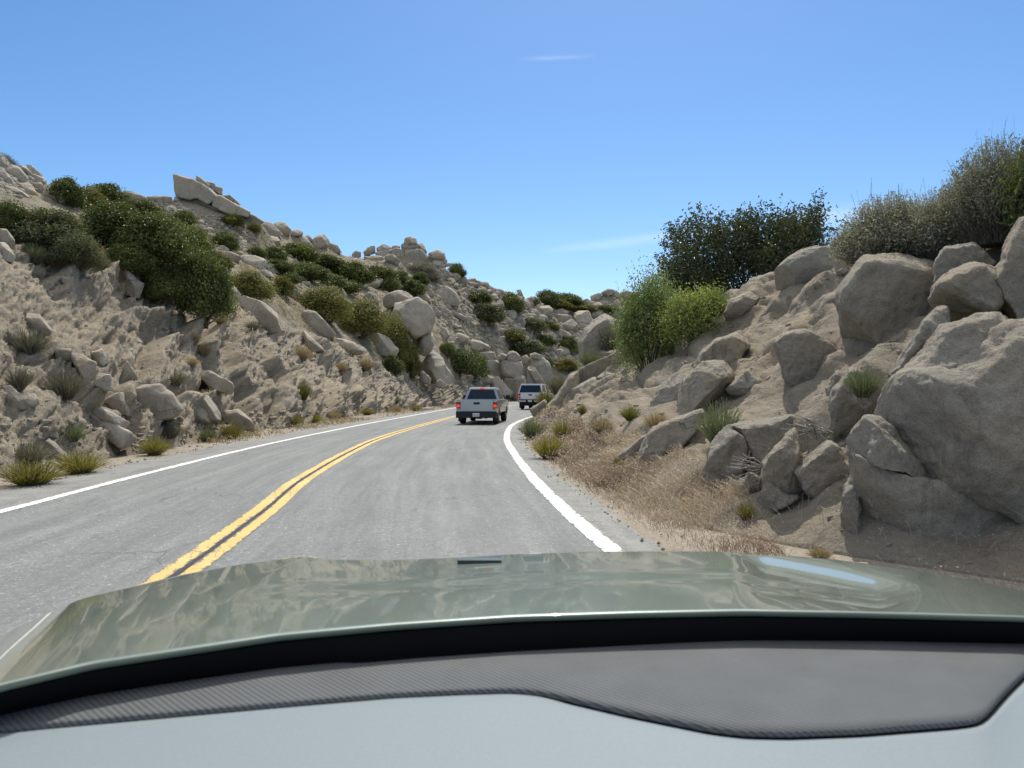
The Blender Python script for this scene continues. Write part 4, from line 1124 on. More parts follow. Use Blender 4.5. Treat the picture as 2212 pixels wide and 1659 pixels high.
def shrub_meshes(seed, n, leaf, kind, clumps=34, squash=(1, 1, 1), fuzzy=.22, aspect=.55, stems=True, droop=0.0, hollow=.62):
    """Unit shrub: 1 wide, 1 tall, standing on z=0. Leaf clumps of uneven size spread through a dome, gaps between them."""
    rg = np.random.default_rng(seed)
    c = rg.normal(size=(clumps, 3)); c /= np.linalg.norm(c, axis=1, keepdims=True)
    c[:, 2] = np.abs(c[:, 2]) * 1.05 - .22
    rad = rg.uniform(.5, 1.0, clumps) ** .6
    c = c * rad[:, None] * np.array([.37, .37, .62]); c[:, 2] += .26
    r = rg.uniform(.10, .22, clumps)
    w = r ** 2; idx = rg.choice(clumps, n, p=w / w.sum())
    d = rg.normal(size=(n, 3)); d /= np.linalg.norm(d, axis=1, keepdims=True)
    rr = r[idx] * (hollow + (1 - hollow) * rg.random(n)) * (1 + fuzzy * rg.normal(size=n))
    C = c[idx] + d * rr[:, None] * np.array([1, 1, .95])
    C[:, 2] = np.where(C[:, 2] < 0, np.abs(C[:, 2]) * .4, C[:, 2])
    C *= np.array(squash)
    N = d + rg.normal(size=(n, 3)) * .55; N /= np.linalg.norm(N, axis=1, keepdims=True)
    cv = rg.uniform(.0, .85, clumps)
    var = np.clip(cv[idx] * .6 + rg.normal(size=n) * .17 + .18, 0, 1)
    V, F, var = leaves(C, N, leaf, rg, var, aspect, droop)
    fol = mesh_np('foliage', V, F, LM[kind], False, var=var)
    st = None
    if stems:
        paths = []
        for k in range(min(clumps, 16)):
            e = c[k] * np.array(squash); b = np.array([rg.normal() * .04, rg.normal() * .04, -.08])
            m = b * .5 + e * .5 + rg.normal(size=3) * .04
            paths.append([b, b * .6 + m * .4, m, e * .75 + m * .25, e])
        V, F = tubes(paths, .014, .004)
        st = mesh_np('stem', V, F, M_bark, True)
    return fol, st
def shrub(proto, loc, w, h, label, cat='shrub', group=None, name='shrub', rz=None, depth=None):
    fol, st = proto
    o = empty(name, loc, rf.uniform(0, 6.28) if rz is None else rz)
    o.scale = (w, depth or w, h)
    mobj('foliage', fol, o)
    if st is not None: mobj('stem', st, o)
    return tag(o, label, cat, group)

PROTO = {}
def proto(kind, k):
    if (kind, k) not in PROTO:
        seed = 500 + k * 37 + sum(map(ord, kind))
        if kind in ('dark_big',): a = shrub_meshes(seed, 17000, .043, 'dark', 80, fuzzy=.2)
        elif kind == 'green_big': a = shrub_meshes(seed, 16000, .038, 'greygreen', 70)
        elif kind == 'olive_big': a = shrub_meshes(seed, 16000, .046, 'olive', 70, aspect=.35, fuzzy=.24)
        elif kind == 'grey': a = shrub_meshes(seed, 6500, .045, 'grey', 40, aspect=.3, fuzzy=.3)
        else: a = shrub_meshes(seed, 7000, .058, kind, 46)
        PROTO[(kind, k)] = a
    return PROTO[(kind, k)]

def SH(X, Yt, Yb, W, kind, k, label, d=None, which='H', group=None, sink=.06, **kw):
    h_ = cast(X, Yb, which)
    if d is None: d = h_[0].y if h_ is not None else depth_at(X, Yb, which)
    p = at(X, Yb, d)
    g = drop(p.x, p.y, which)
    hh = (Yb - Yt) * d / FPX
    z = p.z if g is None else min(p.z, g[0].z) if abs(g[0].z - p.z) < 1.5 else p.z
    return shrub(proto(kind, k), (p.x, p.y, z - sink * hh), W * d / FPX * 1.12, (p.z - z) + hh * 1.12, label, group=group, **kw)

GA = 'big shrubs at the top of the cut'
for a in (
    (28, 425, 515, 100, 'dark_big', 0, 'dark leafy shrub at the near end of the row of big shrubs'),
    (108, 440, 545, 165, 'green_big', 0, 'soft grey-green shrub behind the cholla cactus'),
    (165, 500, 572, 110, 'green_big', 1, 'low grey-green shrub right behind the drooping cactus'),
    (245, 425, 545, 150, 'dark_big', 1, 'dark shrub in the middle of the row of big shrubs'),
    (325, 448, 570, 150, 'dark_big', 0, 'tall dark glossy shrub in the row above the crumbling cut'),
    (395, 470, 610, 150, 'dark_big', 1, 'biggest dark glossy shrub spilling toward the cut edge'),
    (440, 520, 684, 120, 'dark_big', 0, 'dark glossy shrub hanging lowest over the edge of the cut'),
    (280, 520, 590, 110, 'dark_big', 1, 'low dark shrub behind the tan bush at the cut edge'),
    (350, 560, 650, 110, 'dark_big', 0, 'dark leafy skirt shrub just above the brown jointed ledge')):
    SH(*a, group=GA)
GB = 'olive shrubs on the slope'
for a in (
    (540, 578, 650, 115, 'olive_big', 0, 'olive shrub just beyond the big dark shrubs'),
    (610, 590, 640, 60, 'olive', 1, 'small olive shrub beside the long narrow slab'),
    (700, 612, 690, 125, 'olive_big', 1, 'wide olive shrub above the bright-backed boulder'),
    (775, 640, 725, 130, 'olive_big', 0, 'large olive shrub in the middle of the slope'),
    (835, 668, 752, 95, 'olive_big', 1, 'olive shrub touching the great balanced boulder'),
    (868, 715, 790, 75, 'olive_big', 0, 'olive shrub at the foot of the great balanced boulder'),
    (888, 755, 815, 50, 'olive', 1, 'lowest olive shrub beside the stone pillar'),
    (851, 758, 808, 50, 'dark', 0, 'small dark shrub in front of the broad grey face boulder')):
    SH(*a, group=GB)
GC = 'shrubs on the upper slope'
for a in (
    (142, 378, 442, 80, 'dark', 1, 'dark ragged shrub on the skyline right of the rock stack'),
    (228, 386, 442, 95, 'dark', 2, 'rounded dark shrub on the skyline above the big shrubs'),
    (12, 330, 362, 50, 'grey', 0, 'brownish shrub behind the topmost boulder of the rock stack'),
    (188, 402, 455, 90, 'olive_big', 0, 'brownish olive shrub on the ridge between the two skyline shrubs'),
    (300, 428, 478, 110, 'dark_big', 1, 'low wide dark shrub beneath the dark flat skyline slab'),
    (355, 452, 520, 100, 'dark_big', 0, 'dark shrub climbing toward the foot of the tilted slabs'),
    (470, 540, 580, 60, 'olive', 0, 'small olive shrub above the low arched boulder'),
    (393, 448, 490, 62, 'dark', 0, 'dark round shrub at the foot of the pointed prow slab'),
    (425, 487, 522, 58, 'grey', 1, 'greyish twiggy shrub below the whitish rough boulder'),
    (485, 497, 538, 62, 'dark', 1, 'dark shrub below the flat pale block'),
    (502, 460, 488, 50, 'olive', 2, 'small shrub tucked under the long tilted slab'),
    (548, 478, 500, 30, 'olive', 0, 'tiny shrub between the skyline slab and the long sloping boulder'),
    (642, 518, 560, 90, 'dark', 2, 'compact rounded dark shrub below the broad grey ridge boulder'),
    (590, 528, 562, 60, 'green', 0, 'green shrub left of the compact rounded one'),
    (555, 530, 556, 45, 'green', 1, 'small green shrub under the bluish grey wedge boulder'),
    (600, 558, 592, 85, 'green', 2, 'spreading green shrub above the whale-backed slab'),
    (665, 560, 605, 100, 'green', 0, 'wide green shrub in the centre of the upper slope'),
    (625, 585, 615, 60, 'dark', 0, 'dark shrub at the right end of the whale-backed slab'),
    (705, 545, 582, 90, 'green', 1, 'green shrub right of the dome-shaped skyline boulder'),
    (762, 562, 612, 90, 'dark', 1, 'dark shrub left of the tall dark shrub under the pinnacle'),
    (822, 566, 610, 80, 'dark', 2, 'tall dark shrub under the left crest of the pinnacle'),
    (752, 598, 632, 60, 'dark', 0, 'low dark shrub above the wide olive shrub'),
    (715, 590, 620, 60, 'green', 2, 'green shrub left of the low dark one above the olives'),
    (862, 580, 612, 55, 'green', 0, 'green shrub left of the pyramid-shaped pale boulder'),
    (915, 563, 592, 65, 'grey', 2, 'brownish bush right under the pinnacle base'),
    (930, 585, 606, 55, 'grey', 0, 'lower brownish bush under the pinnacle base'),
    (845, 598, 632, 50, 'green', 1, 'green shrub beside the pale slanted slab'),
    (893, 603, 636, 62, 'dark', 1, 'dark round shrub above the lichen-covered boulder'),
    (908, 585, 612, 40, 'green', 2, 'small green shrub left of the brownish bushes'),
    (985, 560, 582, 42, 'dark', 2, 'dark shrub on the skyline right of the reddish boulder')):
    SH(*a, group=GC)
GD = 'shrubs on the far slope'
for a in (
    (1033, 622, 656, 62, 'dark', 0, 'dark round bush under the skyline, the one nearer the pinnacle'),
    (1103, 630, 674, 62, 'dark', 1, 'dark round bush under the skyline, the one nearer the notch'),
    (1050, 650, 698, 82, 'greygreen', 0, 'large grey-green bush below the two dark round bushes'),
    (1150, 682, 716, 66, 'greygreen', 1, 'bush in the middle of the far slope beside a rounded boulder'),
    (1190, 690, 715, 35, 'olive', 1, 'small olive bush left of the dark wedge boulder'),
    (1105, 708, 738, 66, 'olive', 2, 'olive bush low on the far slope'),
    (1130, 728, 768, 105, 'sage', 0, 'wide sage-green bush above the jointed rocks'),
    (1178, 718, 745, 50, 'dark', 2, 'dark bush left of the pale smooth boulder'),
    (1228, 718, 758, 40, 'dark', 0, 'dark upright bush right of the pale smooth boulder'),
    (1240, 738, 762, 40, 'bright', 1, 'yellow-green bush behind the grey knob'),
    (1180, 768, 795, 35, 'green', 1, 'green bush beside the reddish dirt patch'),
    (1222, 772, 800, 50, 'yellow', 1, 'yellowish bush left of the rocks at the road corner'),
    (1185, 622, 648, 60, 'green', 2, 'green bush on the skyline of the notch'),
    (1225, 628, 652, 70, 'green', 0, 'long green bush just under the far skyline'),
    (1205, 645, 668, 70, 'olive', 0, 'olive bush below the long green one under the far skyline'),
    (1262, 655, 676, 70, 'olive', 1, 'low olive bush left of the square block'),
    (1310, 655, 680, 60, 'green', 1, 'green bush in front of the far skyline pile'),
    (1155, 640, 658, 25, 'dark', 1, 'tiny bush standing alone at the skyline notch'),
    (990, 742, 805, 85, 'green', 0, 'bright green shrub between the pillar and the jointed rocks'),
    (1022, 752, 815, 75, 'green', 2, 'green shrub right behind the silver pickup'),
    (965, 735, 770, 40, 'green', 1, 'small green shrub under the white-topped round boulder'),
    (1040, 780, 812, 35, 'dark', 2, 'dark little shrub left of the jointed rocks')):
    SH(*a, group=GD)

# ------------------------------------------------------------------ brush, tufts and grass
def ribbons(paths, w0, w1, rg, faceto=None):
    """Thin blades: paths (n,m,3)."""
    n, m, _ = paths.shape
    t_ = np.gradient(paths, axis=1); t_ /= np.linalg.norm(t_, axis=2, keepdims=True) + 1e-9
    a = rg.normal(size=(n, 1, 3)); b = np.cross(t_, a); b /= np.linalg.norm(b, axis=2, keepdims=True) + 1e-9
    w = np.linspace(w0, w1, m)[None, :, None] * rg.uniform(.7, 1.3, (n, 1, 1))
    V = np.stack([paths - b * w * .5, paths + b * w * .5], 2)          # n,m,2,3
    base = (np.arange(n) * m * 2)[:, None]; i = (np.arange(m - 1) * 2)[None, :]
    k = base + i
    F = np.stack([k, k + 1, k + 3, k + 2], -1).reshape(-1, 4)
    return V.reshape(-1, 3), F, m - 1

def spray(n, seed, rad, h, lean, droop, m=5, base_r=.12, jit=.0):
    """n stems from a small base fanning out: unit tuft 1 wide and 1 tall."""
    rg = np.random.default_rng(seed)
    a = rg.uniform(0, 2 * math.pi, n); r0 = base_r * np.sqrt(rg.random(n))
    out = rad * np.sqrt(rg.random(n)); hh = h * (1 - lean * (out / rad) ** 2) * rg.uniform(.6, 1.0, n)
    s = np.linspace(0, 1, m)[None, :]
    rr = r0[:, None] + (out - r0)[:, None] * (s ** 1.15)
    z = hh[:, None] * (s - droop * s ** 3)
    aa = a[:, None] + rg.normal(size=(n, 1)) * .25 * s
    P = np.stack([np.cos(aa) * rr, np.sin(aa) * rr, z], -1)
    if jit: P[:, 1:] += rg.normal(size=(n, m - 1, 3)) * jit
    return P, rg

def tuft_mesh(kind, seed, n=420, w=.016, rad=.5, h=1.0, lean=.45, droop=.12, tips=0, tip=.03, jit=.012):
    P, rg = spray(n, seed, rad, h, lean, droop, jit=jit)
    V, F, k = ribbons(P, w, w * .35, rg)
    var = np.repeat(np.clip(rg.normal(.45, .22, n), 0, 1), k)
    if tips:
        i = rg.integers(0, n, tips); s = rg.uniform(.45, 1, tips)
        j = np.minimum((s * (P.shape[1] - 1)).astype(int), P.shape[1] - 2); f = s * (P.shape[1] - 1) - j
        C = P[i, j] * (1 - f)[:, None] + P[i, j + 1] * f[:, None] + rg.normal(size=(tips, 3)) * .02
        N = rg.normal(size=(tips, 3)); N /= np.linalg.norm(N, axis=1, keepdims=True)
        V2, F2, v2 = leaves(C, N, tip, rg, np.clip(rg.normal(.55, .22, tips), 0, 1), .35)
        F = np.concatenate([F, F2 + len(V)]); V = np.concatenate([V, V2]); var = np.concatenate([var, v2])
    return mesh_np('stems', V, F, LM[kind], False, var=var)
TUFT = {}
def tuft(kind, X, Yt, Yb, W, label, k=0, cat='bush', name='brush', group=None, which='HBG', tips=500, d=None, **kw):
    key = (kind, k, tips)
    if key not in TUFT: TUFT[key] = tuft_mesh(kind, 900 + 31 * k + len(kind), tips=tips, **kw)
    if d is None:
        h_ = cast(X, Yb, which)
        if h_ is None: return
        p = h_[0]
    else:
        p = at(X, Yb, d)
    d = p.y; hh = (Yb - Yt) * d / FPX; ww = W * d / FPX
    o = mobj(name, TUFT[key], None, (p.x, p.y + .1 * ww, p.z - .05 * hh))
    o.scale = (ww * 1.1, ww * 1.1, hh * 1.15); o.rotation_euler = (0, 0, rf.uniform(0, 6.28))
    return tag(o, label, cat, group)

GY_ = 'yellow-green clumps along the far verge'
for a in (
    ('yellow', 60, 985, 1050, 150, 'widest yellow-green clump on the far verge, nearest to us', 0),
    ('yellow', 165, 965, 1024, 125, 'bushy yellow-green clump beside the widest one on the far verge', 1),
    ('yellow', 330, 935, 984, 76, 'yellow-green clump below the white slanting slab', 2),
    ('yellow', 496, 908, 948, 62, 'yellow-green clump by the dark broken block of the cut', 0),
    ('yellow', 631, 888, 922, 52, 'yellow-green clump on the far verge just past the rock foot', 1),
    ('yellow', 680, 890, 914, 40, 'small golden clump next to another on the far verge', 2),
    ('yellow', 791, 878, 897, 36, 'pale green clump on the far verge half way to the silver pickup', 0),
    ('yellow', 897, 872, 888, 34, 'golden clump on the far verge near the silver pickup', 1),
    ('straw', 855, 874, 890, 36, 'straw-coloured clump on the far verge near the silver pickup', 0),
    ('straw', 720, 884, 905, 36, 'small straw tuft between the golden clumps', 1)):
    tuft(*a[:6], k=a[6], group=GY_)
GS = 'brush growing on the rock cut'
for a in (
    ('sage', 152, 905, 954, 66, 'rounded dark sage plant on the dirt apron of the cut', 0),
    ('sage', 445, 920, 955, 50, 'sage tuft beside the yellow-green clump by the broken block', 1),
    ('grey', 365, 905, 946, 60, 'dead grey brush at the foot of the largest smooth block', 0),
    ('grey', 135, 785, 860, 95, 'large grey brush spilling over the pale patch of the cut', 1),
    ('grey', 38, 780, 840, 62, 'grey brush at the near end of the cut', 2),
    ('grey', 60, 700, 762, 100, 'dark dry brush hanging in the hollow high on the cut', 0),
    ('grey', 60, 945, 1000, 100, 'scraggly dead brush behind the widest yellow clump', 1),
    ('straw', 418, 708, 744, 36, 'straw tuft on the cut, the upper of a pair', 0),
    ('straw', 441, 733, 770, 36, 'straw tuft on the cut, the lower of a pair', 1),
    ('straw', 415, 768, 790, 34, 'flat straw tuft below the pair on the cut', 2),
    ('straw', 651, 736, 778, 52, 'reddish dry tuft below the tilted bright-backed boulder', 0),
    ('olive', 655, 815, 862, 40, 'olive brush clinging half way up the cut', 0),
    ('grey', 375, 795, 832, 62, 'dry brush above the arched block of the cut', 2),
    ('sage', 855, 850, 872, 24, 'small dark tuft low on the cut near the silver pickup', 0),
    ('straw', 790, 765, 800, 44, 'dry tuft beside the broad grey face boulder', 1),
    ('straw', 735, 775, 805, 38, 'dry tuft under the long rounded slab', 2),
    ('sage', 65, 518, 566, 78, 'pale sage bush by the pale boulders at the top of the cut', 1),
    ('sage', 265, 540, 588, 80, 'pale green side of the tan bush at the edge of the cut', 2),
    ('straw', 300, 548, 592, 62, 'tan bush with feathery stems at the edge of the cut', 0),
    ('grey', 212, 548, 580, 60, 'dry brush beside the tan bush at the top of the cut', 0),
    ('straw', 120, 545, 575, 70, 'dry grass clump at the top of the cut near the upright cactus', 1),
    ('straw', 180, 545, 578, 60, 'dry grass clump under the drooping cactus', 2),
    ('straw', 475, 672, 700, 40, 'dry tuft under the lowest dark shrub', 0),
    ('grey', 545, 690, 712, 44, 'grey tuft in front of the smooth rounded slab', 1)):
    tuft(*a[:6], k=a[6], group=GS)
GN = 'plants of the near verge and bank'
for a in (
    ('yellow', 1187, 930, 992, 86, 'yellow-green clump at the pavement edge on the near verge', 2, {}),
    ('sage', 1150, 893, 950, 66, 'pale green grass clump at the road corner', 1, {}),
    ('yellow', 1215, 900, 950, 50, 'greenish grass behind the clump at the pavement edge', 0, {}),
    ('sage', 1560, 848, 962, 112, 'upright grey-green brush growing out of the near bank', 0, {}),
    ('straw', 1420, 880, 928, 66, 'dry flowering tuft left of the grey-green brush', 1, {}),
    ('olive', 1362, 868, 908, 50, 'dark olive brush in the gully of the near bank', 0, {}),
    ('straw', 1300, 898, 935, 60, 'dry grass below the tall slanting slab', 2, {}),
    ('yellow', 1258, 868, 896, 24, 'small yellow plant under the tall slanting slab', 1, {}),
    ('yellow', 1336, 982, 1016, 28, 'small green plant at the foot of the lower shaded slab', 0, {}),
    ('yellow', 1613, 1078, 1124, 46, 'small green plant standing in the dry grass', 2, {}),
    ('sage', 1868, 785, 856, 92, 'pale windblown sage tuft on top of the rough pillar', 1, {'d': 8.6}),
    ('grey', 1318, 690, 768, 70, 'twiggy dry bush on the side of the big grey knob', 2, {'d': 38.5}),
    ('sage', 1275, 748, 792, 60, 'grey-green tuft at the foot of the big grey knob', 0, {'d': 37}),
    ('olive', 1178, 832, 880, 50, 'green brush covering the side of the white pickup', 0, {'d': 44}),
    ('grey', 1205, 800, 850, 70, 'grey brush above the road corner', 1, {}),
    ('straw', 1640, 990, 1020, 70, 'flattened dead twigs on the ledge of the near bank', 1, {}),
    ('straw', 1775, 1175, 1210, 60, 'bleached grass at the corner of the giant boulder', 2, {})):
    tuft(*a[:6], k=a[6], group=GN, **a[7])

# dead branches on the bank
def dead_branch(X, Y, d, W, label, seed):
    rg = np.random.default_rng(seed); p = at(X, Y, d); L = W * d / FPX; paths = []
    for k in range(9):
        a = rg.uniform(2.5, 3.7); e = np.array([math.cos(a) * L * rg.uniform(.5, 1), -.25 * L * rg.random(), L * rg.uniform(-.25, .35)])
        m = e * .5 + rg.normal(size=3) * L * .08
        paths.append([np.zeros(3), m * .6, m, e * .8, e])
        for q in range(2): paths.append([m, m + (e - m) * .5 + rg.normal(size=3) * L * .05, e * .8 + rg.normal(size=3) * L * .14])
    V, F = tubes(paths, .011, .003)
    o = mobj('dead_branch', mesh_np('dead_branch', V, F, M_twig, True), None, tuple(p))
    tag(o, label, 'branch')
dead_branch(1800, 935, 8.7, 130, 'bleached dead branches fanning out under the square shadow of the overhang', 3)
dead_branch(1660, 1012, 8.4, 90, 'tangle of bleached dead twigs beside the leaning sunlit rock', 4)
dead_branch(1800, 1195, 6.9, 70, 'thin dead stick lying near the corner of the giant boulder', 5)

# ------------------------------------------------------------------ dry grass of the near verge and thin grass elsewhere
def grass_field(name, n, sampler, kind, h0, h1, label, seed, w=.004, seedhead=.5):
    rg = np.random.default_rng(seed); B = []; Hh = []
    while len(B) < n:
        q = sampler()
        if q is None: continue
        B.append(q[:3]); Hh.append(q[3])
    B = np.array(B); n = len(B); hh = rg.uniform(h0, h1, n) * np.array(Hh)
    a = rg.uniform(0, 6.28, n); ln = rg.uniform(.15, .9, n)
    wind = np.array([-.25, -.1])
    s = np.linspace(0, 1, 4)[None, :]
    dx = (np.cos(a) * ln + wind[0])[:, None] * hh[:, None] * s ** 1.6; dy = (np.sin(a) * ln + wind[1])[:, None] * hh[:, None] * s ** 1.6
    P = B[:, None, :] + np.stack([dx, dy, hh[:, None] * s * (1 - .25 * s * s)], -1)
    sc = np.clip(P[:, 0, 1] / 9.0, .8, 3.2)
    V, F, k = ribbons(P, 1, .6, rg)
    V = V.reshape(n, 4, 2, 3); mid = V.mean(2, keepdims=True); V = mid + (V - mid) * (w * sc)[:, None, None, None]
    V = V.reshape(-1, 3)
    pt = np.clip(.42 + .9 * fbm(B * .9, 3, seed) + rg.normal(0, .13, n), 0, .85)
    var = np.repeat(pt, k)
    m = int(n * seedhead); i = rg.permutation(n)[:m]
    C = P[i, 3]; N = rg.normal(size=(m, 3)); N /= np.linalg.norm(N, axis=1, keepdims=True)
    V2, F2, v2 = leaves(C, N, .032, rg, np.clip(rg.normal(.9, .12, m), 0, 1), .22)
    V2 = V2.reshape(m, 4, 3); c2 = V2.mean(1, keepdims=True); V2 = (c2 + (V2 - c2) * sc[i][:, None, None]).reshape(-1, 3)
    F = np.concatenate([F, F2 + len(V)]); V = np.concatenate([V, V2]); var = np.concatenate([var, v2])
    o = mobj(name, mesh_np(name, V, F, LM[kind], False, var=var))
    return tag(o, label, kind='stuff')
def edge_x(y):            # pavement edge on the near side
    return float(np.interp(y, eR[:, 1], eR[:, 0]))
rv = np.random.default_rng(99)
def smp_verge():
    y = 5.2 * (34 / 5.2) ** (rv.random() ** 1.5)
    e = edge_x(y); f = float(np.interp(y, BY, BF))
    x = e + .10 + (min(f + .95, e + 3.6) - e) * (rv.random() ** .8)
    dens = fbm(np.array([[x * .8, y * .8, 0]]), 3, 5)[0]
    if dens < -.28 and rv.random() < .6: return None
    if x < e + .35 and rv.random() < .65: return None
    if y < 10 and x > 2.35 + .10 * (y - 6) and rv.random() < .94: return None
    h = drop(x, y, 'BG')
    return (h[0].x, h[0].y, h[0].z - .01, .55 + .6 * (dens + .5))
grass_field('dry_grass', 17000, smp_verge, 'pinkstraw', .08, .24, 'pinkish straw-coloured dry grass covering the near verge', 71, w=.006, seedhead=.9)
def smp_far():
    k = int(rv.integers(150, 330)); dv = eL[k] - cL[k]; dv = dv / np.linalg.norm(dv)
    p = eL[k] + dv * (.25 + 2.4 * rv.random() ** 1.3) + rv.normal(size=2) * .2
    if fbm(np.array([[p[0] * .5, p[1] * .5, 3.]]), 3, 15)[0] < -.02: return None
    h = drop(p[0], p[1], 'HG')
    return (h[0].x, h[0].y, h[0].z - .01, 1.0)
grass_field('dry_grass', 4200, smp_far, 'straw', .06, .24, 'sparse straw grass along the far verge below the cut', 72, w=.006, seedhead=.3)
def smp_hill():
    while True:
        x, y = rv.uniform(0, 1250), rv.uniform(500, 800)
        if y > 540 + .27 * x + 40: continue
        h = cast(x, y, 'H')
        if h is None: continue
        if fbm(np.array([[h[0].x * .25, h[0].y * .25, 3.]]), 3, 16)[0] < -.05: return None
        return (h[0].x, h[0].y, h[0].z - .02, 1 + h[0].y / 90)
grass_field('dry_grass', 7000, smp_hill, 'straw', .12, .42, 'thin dry grass and low scrub between the boulders of the hillside', 73, w=.010, seedhead=.6)

# ------------------------------------------------------------------ cholla cactus
def cactus(X, Yb, W, H, d, label, seed, kind):
    rg = np.random.default_rng(seed); p = at(X, Yb, d); w = W * d / FPX; h = H * d / FPX; arms = []
    if kind == 'droop':
        for k in range(9):
            x = (k / 8 - .62) * w
            top = h * (.72 + .28 * (1 - k / 8)) * rg.uniform(.85, 1.0)
            arms.append([(0, 0, 0), (x * .35, rg.normal() * .05, h * .35), (x * .8, rg.normal() * .1, top * .85), (x, rg.normal() * .1, top), (x + .10 * w, rg.normal() * .1, top * .86), (x + .13 * w, rg.normal() * .1, top * .62)])
    else:
        for k in range(8):
            a = rg.uniform(0, 6.28)
            arms.append([(0, 0, 0), (math.cos(a) * .1 * w, math.sin(a) * .1 * w, h * .35), (math.cos(a) * .3 * w, math.sin(a) * .3 * w, h * .6), (math.cos(a) * .38 * w, math.sin(a) * .3 * w, h * rg.uniform(.7, 1))])
    o = empty('cholla_cactus', tuple(p)); tag(o, label, 'cactus')
    for a in arms:
        pts = catmull_n(a, 4)
        V, F = tubes([pts], .055, .045, 7)
        V = V + .016 * np.random.default_rng(seed + 1).normal(size=V.shape)
        mobj('arm', mesh_np('arm', V, F, M_cactus, True), o)
def catmull_n(pts, n):
    P = np.array(pts, float); t_ = np.linspace(0, len(P) - 1, (len(P) - 1) * n + 1)
    return np.stack([np.interp(t_, np.arange(len(P)), P[:, k]) for k in range(3)], 1)
M_cactus = plain('cactus_skin', (.42, .40, .17), .8, .15)
hc = cast(172, 548, 'H'); dcac = hc[0].y if hc else 24
cactus(178, 552, 40, 46, dcac - .3, 'yellow-green cholla cactus with drooping arms at the top of the cut', 5, 'droop')
cactus(58, 522, 24, 38, dcac - 1.5, 'upright pale cholla cactus by the grey-green shrub', 6, 'up')

# ------------------------------------------------------------------ bushes and tree on the near bank
o = shrub(shrub_meshes(41, 26000, .026, 'brightdark', 60, fuzzy=.42, aspect=.5), tuple(at(1405, 815, 24.5)), 190 * 24.5 / FPX, 262 * 24.5 / FPX, 'tall mid-green leafy bush in front of the dark tree', 'bush', name='bush')
o = shrub(shrub_meshes(42, 17000, .032, 'bright', 40, fuzzy=.45, aspect=.5), tuple(at(1510, 748, 22.5)), 175 * 22.5 / FPX, 168 * 22.5 / FPX, 'bright yellow-green bush beside the smaller oval boulder', 'bush', name='bush')

def twiggy(label, X, Yb, d, W, H, seed, nst, nlf, kind='grey', lean=.55):
    P, rg = spray(nst, seed, .52, 1.0, lean, .06, m=7, base_r=.16, jit=.018)
    V, F, k = ribbons(P, .006, .0022, rg)
    var = np.repeat(np.clip(rg.normal(.45, .22, nst), 0, 1), k)
    p = at(X, Yb, d); w = W * d / FPX; h = H * d / FPX
    o = empty('bush', tuple(p)); o.scale = (w, w, h); tag(o, label, 'bush', 'twiggy grey bushes on the near bank')
    mobj('stems', mesh_np('stems', V, F, LM[kind], False, var=var), o)
    i = rg.integers(0, nst, nlf); s = rg.uniform(.35, 1, nlf) ** .8
    j = np.minimum((s * 6).astype(int), 5); f = s * 6 - j
    C = P[i, j] * (1 - f)[:, None] + P[i, j + 1] * f[:, None] + rg.normal(size=(nlf, 3)) * .016
    N = rg.normal(size=(nlf, 3)); N /= np.linalg.norm(N, axis=1, keepdims=True)
    V, F, v = leaves(C, N, .030, rg, np.clip(rg.normal(.55, .2, nlf), 0, 1), .45)
    mobj('foliage', mesh_np('foliage', V, F, LM['greygrey'], False, var=v), o)
    # a few long bare shoots
    P2, rg = spray(70, seed + 1, .55, 1.12, .42, .02, m=6, base_r=.2, jit=.012)
    V, F, k = ribbons(P2, .006, .0025, rg)
    mobj('shoots', mesh_np('shoots', V, F, LM[kind], False, var=np.repeat(np.full(70, .3), k)), o)
    return o
LM['greygrey'] = leaf_mat('leaves_silver', [(0, (.18, .175, .14)), (.5, (.33, .32, .255)), (.85, (.45, .43, .35)), (1, (.56, .54, .46))], .7, .18, .2)
twiggy('round twiggy grey bush right of the large smooth tan boulder', 1925, 600, 13.2, 250, 205, 51, 2600, 20000)
twiggy('darker twiggy grey bush in the middle of the bank top', 2040, 575, 12.4, 200, 190, 52, 2200, 15000)
twiggy('tall twiggy grey bush below the leafy branches at the edge', 2150, 530, 11.6, 240, 262, 53, 2400, 17000)
o = shrub(shrub_meshes(44, 9000, .055, 'green', 46, fuzzy=.35, aspect=.6), tuple(at(2268, 500, 10.4)), 190 * 10.4 / FPX, 300 * 10.4 / FPX, 'leafy green bush reaching up at the edge of the frame', 'bush', name='bush')

